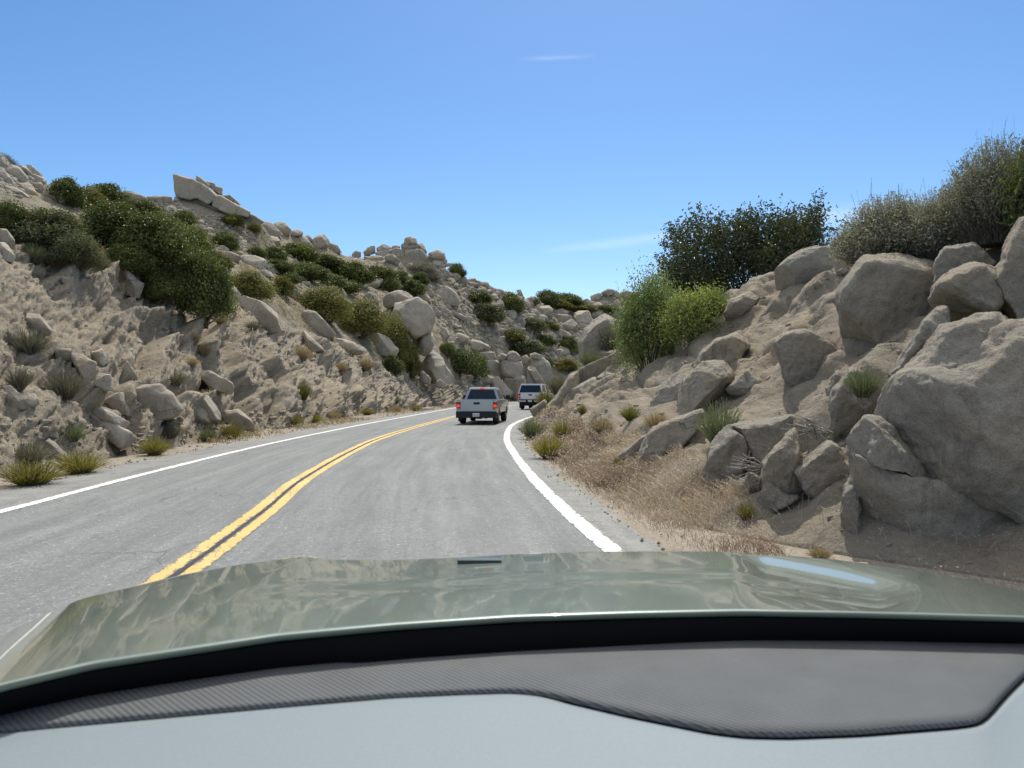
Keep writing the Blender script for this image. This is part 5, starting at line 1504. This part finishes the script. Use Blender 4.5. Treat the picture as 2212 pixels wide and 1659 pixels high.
# the dark broad tree behind the bank
def dark_tree(d=28.0):
    rg = np.random.default_rng(61)
    base = at(1620, 735, d)
    root = empty('tree', tuple(base)); tag(root, 'dark broad-crowned tree behind the perched boulders', 'tree')
    k = d / FPX
    # crown outline in photo units around the base: branch tips along it droop
    tips = [(-168, 245), (-150, 262), (-120, 268), (-95, 258), (-70, 250), (-48, 262), (-20, 285), (5, 282), (30, 285), (52, 268), (70, 278), (92, 268), (108, 298), (128, 292), (135, 272), (150, 250), (172, 242), (185, 215), (-160, 200), (-175, 175), (-185, 150), (-198, 172), (-150, 140), (-120, 190), (-80, 170), (-40, 200), (0, 210), (40, 210), (80, 205), (120, 200), (160, 185), (-100, 120), (-50, 110), (0, 120), (60, 120), (110, 130), (150, 140), (-130, 95), (-60, 60), (30, 60)]
    paths = []; C = []; Nn = []; vv_ = []
    for x, z in tips:
        for rep in range(5):
            e = np.array([(x + rg.normal() * 9) * k, rg.uniform(-1.7, 1.7) * (1 if rep else .3), (z + rg.normal() * 9 - 14 * abs(rg.normal()) * (rep > 0)) * k])
            b = np.array([rg.normal() * .25, rg.normal() * .25, .3])
            m = np.array([e[0] * .55, e[1] * .5, e[2] * .55 + .1])
            if rep < 2: paths.append([b, b * .4 + m * .6, m, (m + e) * .5 + np.array([0, 0, .08]), e])
            n = 200; s = rg.random(n) ** .7
            q = m[None] * (1 - s)[:, None] + e[None] * s[:, None] + rg.normal(size=(n, 3)) * np.array([.24, .26, .21]) * (1.2 - .6 * s)[:, None]
            q[:, 2] -= .10 * rg.random(n)
            C.append(q); nn = rg.normal(size=(n, 3)); nn[:, 2] = np.abs(nn[:, 2]) * .6; Nn.append(nn / np.linalg.norm(nn, axis=1, keepdims=True))
            vv_.append(np.clip(rg.normal(rg.uniform(.25, .6), .18, n), 0, 1))
    C = np.concatenate(C); Nn = np.concatenate(Nn); vv_ = np.concatenate(vv_)
    V, F, v = leaves(C, Nn, .135, rg, vv_, .5, droop=1.0)
    mobj('crown', mesh_np('crown', V, F, LM['tree'], False, var=v), root)
    V, F = tubes(paths, .035, .008, 5)
    mobj('limbs', mesh_np('limbs', V, F, M_bark, True), root)
    V, F = tubes([[(0, 0, -.9), (.03, 0, -.2), (.0, .05, .5)], [(.1, .1, -.9), (.3, .1, 0), (.6, .1, .7)], [(-.1, 0, -.9), (-.3, .05, 0), (-.7, .1, .7)]], .13, .06, 8)
    mobj('trunk', mesh_np('trunk', V, F, M_bark, True), root)
dark_tree()

# ------------------------------------------------------------------ the two pickups ahead
M_silver = plain('silver_paint', (.40, .42, .44), .32, .5, .55, .6)
M_whitep = plain('white_paint_body', (.70, .71, .70), .35, .5, 0, .6)
M_black = plain('black_plastic', (.020, .021, .023), .6, .3)
M_glass = plain('dark_glass', (.012, .016, .018), .06, .6)
M_rubber = plain('tyre_rubber', (.018, .018, .019), .85, .2)
M_rim = plain('wheel_metal', (.35, .36, .37), .35, .5, .8)
M_chrome = plain('chrome', (.55, .56, .57), .22, .5, .9)
M_plate = plain('plate_white', (.72, .73, .74), .5, .4)
M_plateink = plain('plate_blue', (.03, .05, .16), .6, .3)
t = NT('lamp_lens_lit'); p_ = t.principled((.55, .03, .02), .25, spec=.5); p_.inputs['Emission Color'].default_value = (1, .07, .04, 1); p_.inputs['Emission Strength'].default_value = .5; M_lit = t.done(p_)
M_lens = plain('lamp_lens', (.20, .012, .012), .2, .5)

def mesh_bm(name, bm, mat, smooth=False, bevel=0.0, parent=None, seg=2):
    if bevel:
        bmesh.ops.bevel(bm, geom=[e for e in bm.edges if len(e.link_faces) == 2 and e.calc_face_angle(0) > .35], offset=bevel, segments=seg, affect='EDGES', profile=.6)
    bmesh.ops.recalc_face_normals(bm, faces=bm.faces)
    me = bpy.data.meshes.new(name); bm.to_mesh(me); bm.free()
    me.materials.append(mat)
    if smooth: me.shade_auto_smooth() if hasattr(me, 'shade_auto_smooth') else None
    return mobj(name, me, parent)
def add_box(bm, x0, x1, y0, y1, z0, z1, taper=None):
    """taper: (dx, dy_front, dy_back) drawn in at the top."""
    tx, tf, tb = taper or (0, 0, 0)
    v = [bm.verts.new(c) for c in ((x0, y0, z0), (x1, y0, z0), (x1, y1, z0), (x0, y1, z0), (x0 + tx, y0 + tb, z1), (x1 - tx, y0 + tb, z1), (x1 - tx, y1 - tf, z1), (x0 + tx, y1 - tf, z1))]
    for f in ((3, 2, 1, 0), (4, 5, 6, 7), (0, 1, 5, 4), (1, 2, 6, 5), (2, 3, 7, 6), (3, 0, 4, 7)):
        bm.faces.new([v[i] for i in f])
def add_panel(bm, pts, thick, out):
    """A slab from a quad or polygon, thick along the vector out."""
    out = Vector(out).normalized() * thick
    a = [bm.verts.new(p) for p in pts]; b = [bm.verts.new(Vector(p) + out) for p in pts]
    bm.faces.new(a[::-1]); bm.faces.new(b)
    for i in range(len(a)):
        j = (i + 1) % len(a); bm.faces.new((a[i], a[j], b[j], b[i]))
def side_extrude(bm, prof, x0, x1):
    a = [bm.verts.new((x0, y, z)) for y, z in prof]; b = [bm.verts.new((x1, y, z)) for y, z in prof]
    bm.faces.new(a); bm.faces.new(b[::-1])
    for i in range(len(prof)):
        j = (i + 1) % len(prof); bm.faces.new((a[j], a[i], b[i], b[j]))
def lathe(bm, prof, x, seg=28):
    """prof (offset along X, radius) turned about the wheel axle."""
    rings = [[bm.verts.new((x + dx, r * math.cos(q), r * math.sin(q))) for q in [2 * math.pi * k / seg for k in range(seg)]] for dx, r in prof]
    for i in range(len(rings) - 1):
        for k in range(seg):
            l = (k + 1) % seg; bm.faces.new((rings[i][k], rings[i][l], rings[i + 1][l], rings[i + 1][k]))
def wheel(parent, x, y, r, w):
    s = 1 if x > 0 else -1
    o = empty('wheel', (x, y, r)); o.parent = parent
    bm = bmesh.new(); lathe(bm, [(-w / 2, r * .62), (-w / 2, r * .90), (-w * .36, r * .985), (0, r), (w * .36, r * .985), (w / 2, r * .90), (w / 2, r * .62)], 0)
    for f in bm.faces: f.smooth = True
    mesh_bm('tyre', bm, M_rubber, parent=o)
    bm = bmesh.new(); lathe(bm, [(s * w * .40, r * .63), (s * w * .44, r * .58), (s * w * .30, r * .40), (s * w * .34, r * .16), (s * w * .36, .001)], 0)
    lathe(bm, [(-s * w * .30, r * .63), (-s * w * .28, .001)], 0)
    for k in range(6):
        a = k * math.pi / 3
        add_panel(bm, [(s * w * .36, r * .15 * math.cos(a - .4), r * .15 * math.sin(a - .4)), (s * w * .36, r * .15 * math.cos(a + .4), r * .15 * math.sin(a + .4)), (s * w * .42, r * .6 * math.cos(a + .14), r * .6 * math.sin(a + .14)), (s * w * .42, r * .6 * math.cos(a - .14), r * .6 * math.sin(a - .14))], .012, (s, 0, 0))
    mesh_bm('rim', bm, M_rim, parent=o)
def lettering(txt, size, parent, loc, mat, name='lettering'):
    cu = bpy.data.curves.new('tmp', 'FONT'); cu.body = txt; cu.size = size; cu.align_x = 'CENTER'; cu.align_y = 'CENTER'; cu.extrude = .0015; cu.space_character = 1.05
    o = bpy.data.objects.new('tmp', cu); col.objects.link(o); dg = _dg(); dg.update()
    me = bpy.data.meshes.new_from_object(o.evaluated_get(dg)); bpy.data.objects.remove(o)
    me.name = name; me.materials.clear(); me.materials.append(mat)
    q = mobj(name, me, parent, loc); q.rotation_euler = (math.pi / 2, 0, 0)
    return q

def pickup(name, loc, rz, paint, label, W, ZT, ZB, ZR, canopy, plate, txt, bump_mat, scale, wheel_r):
    """Rear bumper at y=0, nose toward +y. ZT tailgate top, ZB tailgate bottom, ZR roof."""
    root = empty(name, loc, rz); root.scale = (scale,) * 3
    tag(root, label, 'pickup truck')
    w = W / 2; L = 5.25; ys = .10; yb = 1.78                     # bed from ys to yb
    # lower body with wheel openings, bed walls, hood
    bm = bmesh.new()
    def arch(yc, r, n=9): return [(yc + r * math.cos(a), ZB - .02 + (wheel_r + .10 - ZB + .02) * 0 + max(wheel_r + r * math.sin(a) - ZB + .02, 0)) for a in [math.pi * k / n for k in range(n, -1, -1)]]
    yr, yf = 1.02, 4.30; ra = wheel_r + .075
    low = ZB - .08
    def prof_side(top):
        p = [(ys, low)]
        for yc in (yr, yf):
            a0 = math.asin(max(min((low - wheel_r) / ra, 1), -1))
            for k in range(11):
                a = math.pi - a0 - (math.pi - 2 * a0) * k / 10
                p.append((yc + ra * math.cos(a), wheel_r + ra * math.sin(a)))
        return p + [(L - .05, low)] + top
    top = [(L, ZB + .12), (L - .03, ZT - .20), (L - .28, ZT - .05), (yb + 2.05, ZT + .02), (yb, ZT), (ys, ZT)]
    for s in (-1, 1):
        side_extrude(bm, prof_side(top), s * w, s * (w - .10))
    add_box(bm, -(w - .10), w - .10, ys + .04, L - .12, ZB - .06, ZB + .04)              # floor
    add_box(bm, -(w - .10), w - .10, yb - .02, yb + .04, ZB + .04, ZT)                  # bulkhead
    add_box(bm, -(w - .10), w - .10, yb + 2.1, L - .10, ZB + .04, ZT - .06)             # engine bay and hood
    add_box(bm, -(w - .10), w - .10, yb + .04, yb + 2.1, ZB + .04, ZT - .01)
    mesh_bm('body', bm, paint, bevel=.022, parent=root)
    # cab
    tp = (w - .02 - .60 * (W / 1.86))
    cx_ = w - .085
    bm = bmesh.new(); add_box(bm, -cx_, cx_, yb + .04, yb + 2.35, ZT - .005, ZR - .07, ((cx_ - .63 * W / 1.83), .80, .16))
    mesh_bm('cab', bm, paint, bevel=.03, parent=root)
    tx = .63 * W / 1.83
    bm = bmesh.new(); add_box(bm, -tx - .008, tx + .008, yb + .19, yb + 1.58, ZR - .068, ZR, (.07, .08, .06)); mesh_bm('roof', bm, paint, bevel=.03, parent=root)
    if canopy:
        bm = bmesh.new(); add_box(bm, -w + .01, w - .01, ys - .0, yb + .12, ZT + .006, ZR + .02, (.20, 0, .15)); mesh_bm('canopy', bm, paint, bevel=.07, parent=root, seg=3)
        zb, zt = ZT + .05, ZR - .10; yy = lambda z: ys + .15 * (z - ZT) / (ZR + .02 - ZT)
        hw = lambda z: w - .10 - .20 * (z - ZT) / (ZR + .02 - ZT)
        bm = bmesh.new(); add_panel(bm, [(-hw(zb), yy(zb) - .003, zb), (hw(zb), yy(zb) - .003, zb), (hw(zt) + .02, yy(zt) - .003, zt), (-hw(zt) - .02, yy(zt) - .003, zt)], .012, (0, -1, .1)); mesh_bm('rear_window', bm, M_glass, bevel=.05 if False else 0, parent=root)
        for s in (-1, 1):
            xx = lambda z: s * (w - .01 - .20 * (z - ZT) / (ZR + .02 - ZT) + .004)
            bm = bmesh.new(); add_panel(bm, [(xx(zb + .05), ys + .35, zb + .05), (xx(zb + .05), yb - .15, zb + .05), (xx(zt), yb - .2, zt), (xx(zt), ys + .42, zt)], .008, (s, 0, .2)); mesh_bm('side_window', bm, M_glass, parent=root)
    else:
        zb, zt = ZT + .035, ZR - .115
        f = lambda z: (z - ZT) / (ZR - .07 - ZT)
        hw = lambda z: (cx_ - .115 - (cx_ - .63 * W / 1.83) * f(z) * .95)
        yy = lambda z: yb + .04 + .16 * f(z)
        pts = []
        for (sx, z) in ((-1, zb), (1, zb), (1, zt), (-1, zt)): pts.append((sx * hw(z), yy(z) - .004, z))
        bm = bmesh.new(); add_panel(bm, pts, .010, (0, -1, .3)); mesh_bm('rear_window', bm, M_glass, parent=root)
        bm = bmesh.new(); add_box(bm, -.10, .10, yb + .125, yb + .20, ZR - .075, ZR - .02, (.02, 0, .02)); o = mesh_bm('brake_light', bm, M_lit, bevel=.01, parent=root)
    for s in (-1, 1):                                                # door glass
        zb, zt = ZT + .03, ZR - .13
        f = lambda z: (z - ZT) / (ZR - .07 - ZT)
        xx = lambda z: s * (cx_ - (cx_ - .63 * W / 1.83) * f(z) + .004)
        for (a, b, c_, d_) in (((yb + .22, yb + .98, yb + .98, yb + .30)), ((yb + 1.04, yb + 2.0, yb + 1.50, yb + 1.04))):
            bm = bmesh.new(); add_panel(bm, [(xx(zb), a, zb), (xx(zb), b, zb), (xx(zt), c_, zt), (xx(zt), d_, zt)], .006, (s, 0, .3)); mesh_bm('side_window', bm, M_glass, parent=root)
        bm = bmesh.new(); add_box(bm, min(s * (w + .03), s * (w + .26)), max(s * (w + .03), s * (w + .26)), yb + 1.72, yb + 1.84, ZT + .02, ZT + .21, (.02, .02, 0)); m_ = mesh_bm('mirror', bm, M_black, bevel=.04, parent=root, seg=3)
        bm = bmesh.new(); add_box(bm, min(s * (w - .02), s * (w + .06)), max(s * (w - .02), s * (w + .06)), yb + 1.76, yb + 1.82, ZT + .03, ZT + .09); mesh_bm('mirror_arm', bm, M_black, parent=m_)
    zw, zv = ZT + .03, ZR - .10
    bm = bmesh.new(); add_panel(bm, [(-.78 * w, yb + 2.31, zw), (.78 * w, yb + 2.31, zw), (.66 * w, yb + 1.62, zv), (-.66 * w, yb + 1.62, zv)], .02, (0, 1, .8)); mesh_bm('windscreen', bm, M_glass, parent=root)
    # tailgate
    tg = w - .20
    bm = bmesh.new(); add_box(bm, -tg, tg, ys - .035, ys + .05, ZB, ZT + .012); tgo = mesh_bm('tailgate', bm, paint, bevel=.018, parent=root)
    bm = bmesh.new(); add_panel(bm, [(-.15, ys - .036, ZT - .095), (.15, ys - .036, ZT - .095), (.13, ys - .036, ZT - .19), (-.13, ys - .036, ZT - .19)], .014, (0, -1, 0)); mesh_bm('handle', bm, M_black, bevel=.006, parent=tgo)
    for s in (-1, 1):
        bm = bmesh.new(); x0, x1 = sorted((s * (tg + .015), s * (w + .004)))
        zl0, zl1 = ZB + (ZT - ZB) * .26, ZB + (ZT - ZB) * .83
        add_box(bm, x0, x1, ys - .03, ys + .10, zl0, zl1); o = mesh_bm('tail_light', bm, M_lens, bevel=.02, parent=root)
        bm = bmesh.new(); xm = .5 * (x0 + x1); ww = (x1 - x0) * .42
        add_box(bm, xm - ww, xm + ww, ys - .045, ys - .02, zl0 + .05, zl0 + (zl1 - zl0) * .62, (.01, 0, .005)); mesh_bm('bulb_lens', bm, M_lit, bevel=.012, parent=o)
        # mud flap and quarter below the lights
        bm = bmesh.new(); add_box(bm, x0 + .01, x1 - .01, yr - wheel_r - .09, yr - wheel_r - .075, .12, low + .05); mesh_bm('mud_flap', bm, M_black, parent=root)
    # bumper with step, plate
    bz0, bz1 = ZB - .30 if not canopy else ZB - .27, ZB - .012
    bm = bmesh.new()
    if canopy:
        for s in (-1, 1):
            x0, x1 = sorted((s * .34, s * (w - .01))); add_box(bm, x0, x1, -.10, .14, bz0 + .06, bz0 + .20)
        mb = mesh_bm('bumper', bm, M_chrome, bevel=.03, parent=root)
        bm = bmesh.new(); add_box(bm, -w + .04, w - .04, -.02, .18, bz0 + .03, bz1); mesh_bm('bumper_beam', bm, M_black, bevel=.02, parent=mb)
    else:
        add_box(bm, -w + .005, w - .005, -.10, .22, bz0, bz1, (.0, 0, .03)); mb = mesh_bm('bumper', bm, bump_mat, bevel=.045, parent=root, seg=3)
    pz = .5 * (bz0 + bz1) - (.0 if not canopy else -.01)
    bm = bmesh.new(); add_box(bm, -.155, .155, -.125, -.105, pz - .078, pz + .078); pl = mesh_bm('license_plate', bm, M_plate, bevel=.006, parent=root)
    lettering(txt, .098, pl, (0, -.127, pz - .012), M_plateink)
    # underbody
    bm = bmesh.new(); add_box(bm, -w + .22, w - .22, .22, L - .3, .30, ZB - .02); add_box(bm, -.55, .55, yr - .06, yr + .06, wheel_r - .07, wheel_r + .07); add_box(bm, -.12, .12, yr - .14, yr + .14, wheel_r - .14, wheel_r + .12)
    add_box(bm, w - .58, w - .48, .05, 1.2, .27, .35)
    mesh_bm('chassis', bm, M_black, bevel=.02, parent=root)
    bm = bmesh.new(); add_box(bm, -w + .05, w - .05, L - .10, L + .06, .38, ZB + .10, (.04, .03, 0)); mesh_bm('front_bumper', bm, M_black, bevel=.04, parent=root)
    for s in (-1, 1):
        bm = bmesh.new(); x0, x1 = sorted((s * (w - .42), s * (w - .06))); add_box(bm, x0, x1, L - .02, L + .015, ZB + .14, ZB + .32); mesh_bm('headlight', bm, M_chrome, bevel=.02, parent=root)
    for y in (yr, yf):
        for s in (-1, 1): wheel(root, s * (w - .15), y, wheel_r, .25)
    return root

pickup('pickup_truck', (-1.50, 32.4, .012), R(-5.5), M_silver, 'silver pickup with lit brake lights driving just ahead in our lane', 1.86, 1.10, .60, 1.70, False, True, '8V65704', M_black, .93, .36)
pickup('pickup_truck', (1.36, 57.5, .012), R(-13), M_whitep, 'white pickup with a canopy going out of sight around the bend', 2.0, 1.30, .82, 2.02, True, True, '7K20418', M_black, .95, .41)

# ------------------------------------------------------------------ our own car: hood, cowl and dashboard
car = empty('car', (.15, 1.2, 0)); tag(car, 'sage green car we sit in, its glossy hood and grey dashboard in front', 'car')
CARO = np.array([.15, 1.2, 0])
t = NT('sage_paint')
fl = t.new('TexVoronoi'); fl.inputs['Scale'].default_value = 900; t.link(t.new('TexCoord').outputs['Object'], fl.inputs['Vector'])
fc = t.new('SeparateColor'); t.link(fl.outputs['Color'], fc.inputs[0])
pc_ = t.principled(t.mix(t.ramp(fc.outputs[0], [(0, 0), (1, .35)]), (.155, .188, .138), (.21, .24, .185)), .38, spec=.5)
pc_.inputs['Metallic'].default_value = .15; pc_.inputs['Coat Weight'].default_value = 1; pc_.inputs['Coat Roughness'].default_value = .025; pc_.inputs['Coat IOR'].default_value = 1.5
M_sage = t.done(pc_)
M_cowl = plain('cowl_black', (.004, .0042, .0048), .75, .08)
t = NT('dash_weave')
oc = t.new('TexCoord').outputs['Object']
wv = t.new('TexWave', wave_type='BANDS', bands_direction='DIAGONAL'); wv.inputs['Scale'].default_value = 52; wv.inputs['Distortion'].default_value = .25; wv.inputs['Detail'].default_value = 1; t.link(oc, wv.inputs['Vector'])
w2 = t.new('TexWave', wave_type='BANDS', bands_direction='X'); w2.inputs['Scale'].default_value = 70; t.link(oc, w2.inputs['Vector'])
blot = t.noise(oc, 7, 4, .6)
cc_ = t.mix(t.ramp(wv.outputs['Fac'], [(.2, 0), (.8, 1)]), (.062, .067, .068), (.108, .115, .117))
cc_ = t.mix(t.ramp(blot, [(.35, 0), (.7, .25)]), cc_, (.16, .168, .172))
M_weave = t.done(t.principled(cc_, .7, t.bump(t.math('ADD', wv.outputs['Fac'], t.math('MULTIPLY', w2.outputs['Fac'], .3)), .5, .0015), .2))
t = NT('dash_soft')
dn_ = t.noise(t.new('TexCoord').outputs['Object'], 260, 3, .6)
M_soft = t.done(t.principled(t.mix(t.ramp(dn_, [(.3, 0), (.7, 1)]), (.185, .220, .233), (.21, .245, .258)), .6, t.bump(dn_, .15, .0006), .25))
M_seam = plain('seam_black', (.006, .006, .007), .7, .2)

def curve_px(s):
    return np.array([(float(a.split(',')[0]), float(a.split(',')[1])) for a in s.split()])
def at_drop(X, Y, drop):
    """Point of a sight line that lies DROP below eye height."""
    d = np.array([ray(x, y)[:] for x, y in zip(X, Y)])
    k = -np.asarray(drop) / d[:, 2]
    return np.array([0, 0, CAM_H]) + d * k[:, None]
XS = np.linspace(-420, 2640, 240)
def interp_curve(c):
    return smooth1(np.interp(XS, c[:, 0], c[:, 1]), 7)
near = interp_curve(curve_px('-500,1620 -250,1550 0,1478 200,1431 400,1401 600,1371 850,1348 1106,1331 1356,1323 1606,1318 1856,1322 2212,1331 2450,1346 2700,1372'))
farc = interp_curve(curve_px('-500,1650 -250,1515 -120,1440 0,1373 100,1326 175,1292 290,1266 400,1240 520,1218 600,1208 655,1203 720,1208 800,1209 900,1207 1000,1203 1106,1196 1250,1192 1400,1191 1560,1191 1640,1194 1800,1208 1960,1230 2100,1253 2212,1277 2450,1340 2700,1440'))
Hn = at_drop(XS, near, np.full(240, .405))
dfar = np.interp(XS, [-420, 0, 250, 600, 1106, 1600, 1960, 2212, 2640], [.68, .59, .54, .51, .505, .505, .512, .525, .62])
Hf = at_drop(XS, farc, dfar)
NB = 60
rows = []
for b in np.linspace(0, 1, NB):
    Pb = Hn * (1 - b) + Hf * b
    Pb[:, 2] += .001 * math.sin(math.pi * b)
    rows.append(Pb)
S = np.array(rows)
# crease across the hood and the raised centre with rounded flanks
bb_ = np.linspace(0, 1, NB)[:, None]; xx_ = XS[None, :]
wc = np.clip((xx_ - 500) / 120, 0, 1) * np.clip((2010 - xx_) / 120, 0, 1)
S[..., 2] += -.0012 * np.exp(-((bb_ - .40) / .05) ** 2) * wc + .0008 * np.exp(-((bb_ - .52) / .05) ** 2) * wc
# flank line of the bulge on the left and the lip that catches the sky on the right
YY = near[None, :] * (1 - bb_) + farc[None, :] * bb_
dl = (xx_ - (655 - (YY - 1203) * 1.15)); S[..., 2] += .0035 * np.exp(-(dl / 30) ** 2) * bb_ ** 1.5
dr_ = (YY - (1193 + (xx_ - 1610) * .222)); onr = np.clip((xx_ - 1590) / 60, 0, 1) * np.clip((1985 - xx_) / 90, 0, 1)
S[..., 2] += -.030 * onr * (1 / (1 + np.exp(-dr_ / 5.5))) * np.exp(-np.clip(dr_ - 10, 0, None) / 70) * np.clip(bb_ * 4, 0, 1)
nose = [Hf + np.array([0, .03, -.012]), Hf + np.array([0, .07, -.05]), Hf + np.array([0, .11, -.14]), Hf + np.array([0, .12, -.32]), Hf + np.array([0, .10, -.6])]
S = np.concatenate([[Hn + np.array([0, .004, -.012]), Hn + np.array([0, -.003, -.003])], S, nose])
ho = mobj('hood', mesh_np('hood', S.reshape(-1, 3) - CARO, grid_faces(*S.shape[:2]), M_sage, True), car)
# cowl: dark trough between hood and glass
dash = interp_curve(curve_px('-500,1600 -250,1556 0,1513 200,1487 400,1461 600,1441 725,1431 780,1433 900,1422 1106,1408 1256,1400 1406,1392 1656,1380 1900,1377 2212,1378 2450,1386 2700,1400'))
Df = at_drop(XS, dash, np.full(240, .462))
Cw = np.array([Hn + np.array([0, .02, -.012]), Hn + np.array([0, -.005, -.016]), Hn * .65 + Df * .35 + np.array([0, 0, -.035]), Hn * .3 + Df * .7 + np.array([0, 0, -.05]), Df + np.array([0, .004, -.03]), Df + np.array([0, .002, -.20])])
mobj('cowl', mesh_np('cowl', Cw.reshape(-1, 3) - CARO, grid_faces(*Cw.shape[:2]), M_cowl, True), car)
# dashboard: soft panel (top surface and everything nearer) and the woven pad let into it
padc = interp_curve(curve_px('-500,1620 -250,1596 0,1573 300,1546 600,1519 850,1498 1000,1491 1106,1488 1174,1494 1356,1536 1531,1571 1606,1580 1700,1582 1856,1576 2060,1560 2116,1552 2135,1535 2156,1506 2212,1451 2290,1392 2330,1382 2700,1402'))
Pe = at_drop(XS, padc, np.full(240, .466))
k = np.linspace(0, 1, 14)[:, None, None]
Pad = Df[None] * (1 - k) + Pe[None] * k
Pad[..., 2] += .004 * np.sin(k[..., 0] * math.pi)
lip = np.array([Df + np.array([0, .010, -.012]), Df + np.array([0, .006, -.003])])
Pad = np.concatenate([lip, Pad, [Pe + np.array([0, -.002, -.006])]])
bot = at_drop(XS, np.full(240, 1760.), np.full(240, .475))
k2 = np.linspace(0, 1, 16)[:, None, None]
# the panel starts with a rounded lip at the seam
gap_ = (np.clip((XS - 1150) / 80, 0, 1) * .0085 + .001)[:, None]
gdir = (Pe - Df); gdir /= np.linalg.norm(gdir, axis=1, keepdims=True) + 1e-6
st0 = Pe + np.array([0, -1, 0]) * gap_
Pan = st0[None] * (1 - k2) + bot[None] * k2
Pan[0, :, 2] -= .007; Pan[1:, :, 2] -= .001 + .006 * (k2[1:, :, 0])
back = [bot + np.array([0, -.10, -.05]), bot + np.array([0, -.16, -.20]), bot + np.array([0, -.14, -.50])]
Pan = np.concatenate([[st0 + np.array([0, .01, -.03])], Pan, back])
db_ = mobj('dashboard', mesh_np('dashboard', Pan.reshape(-1, 3) - CARO, grid_faces(*Pan.shape[:2])[:, ::-1], M_soft, True), car)
mobj('pad', mesh_np('pad', Pad.reshape(-1, 3) - CARO, grid_faces(*Pad.shape[:2])[:, ::-1], M_weave, True), db_)
Se = np.array([Pe + np.array([0, .003, -.008]), Pe + np.array([0, -.02, -.009])])
mobj('seam', mesh_np('seam', Se.reshape(-1, 3) - CARO, grid_faces(*Se.shape[:2])[:, ::-1], M_seam, True), db_)
# badge slot on the nose and small chrome bumps added for the bright glints at the cowl
bm = bmesh.new(); c0 = at_drop([1036], [1206], [.474])[0]
add_box(bm, c0[0] - .062 - .15, c0[0] + .062 - .15, c0[1] - .015 - 1.2, c0[1] + .02 - 1.2, c0[2] - .016, c0[2] - .0025); mesh_bm('badge_slot', bm, plain('badge_dark', (.05, .06, .05), .4), bevel=.003, parent=car)
for X_, s_ in ((1145, .010), (1203, .007)):
    c0 = at_drop([X_], [1330], [.419])[0]
    bm = bmesh.new(); bmesh.ops.create_uvsphere(bm, u_segments=14, v_segments=8, radius=s_, matrix=Matrix.Translation(Vector(c0) - Vector(CARO)) @ Matrix.Diagonal((1.3, 1, .55, 1)))
    for f in bm.faces: f.smooth = True
    mesh_bm('chrome_bump', bm, M_chrome, parent=car)
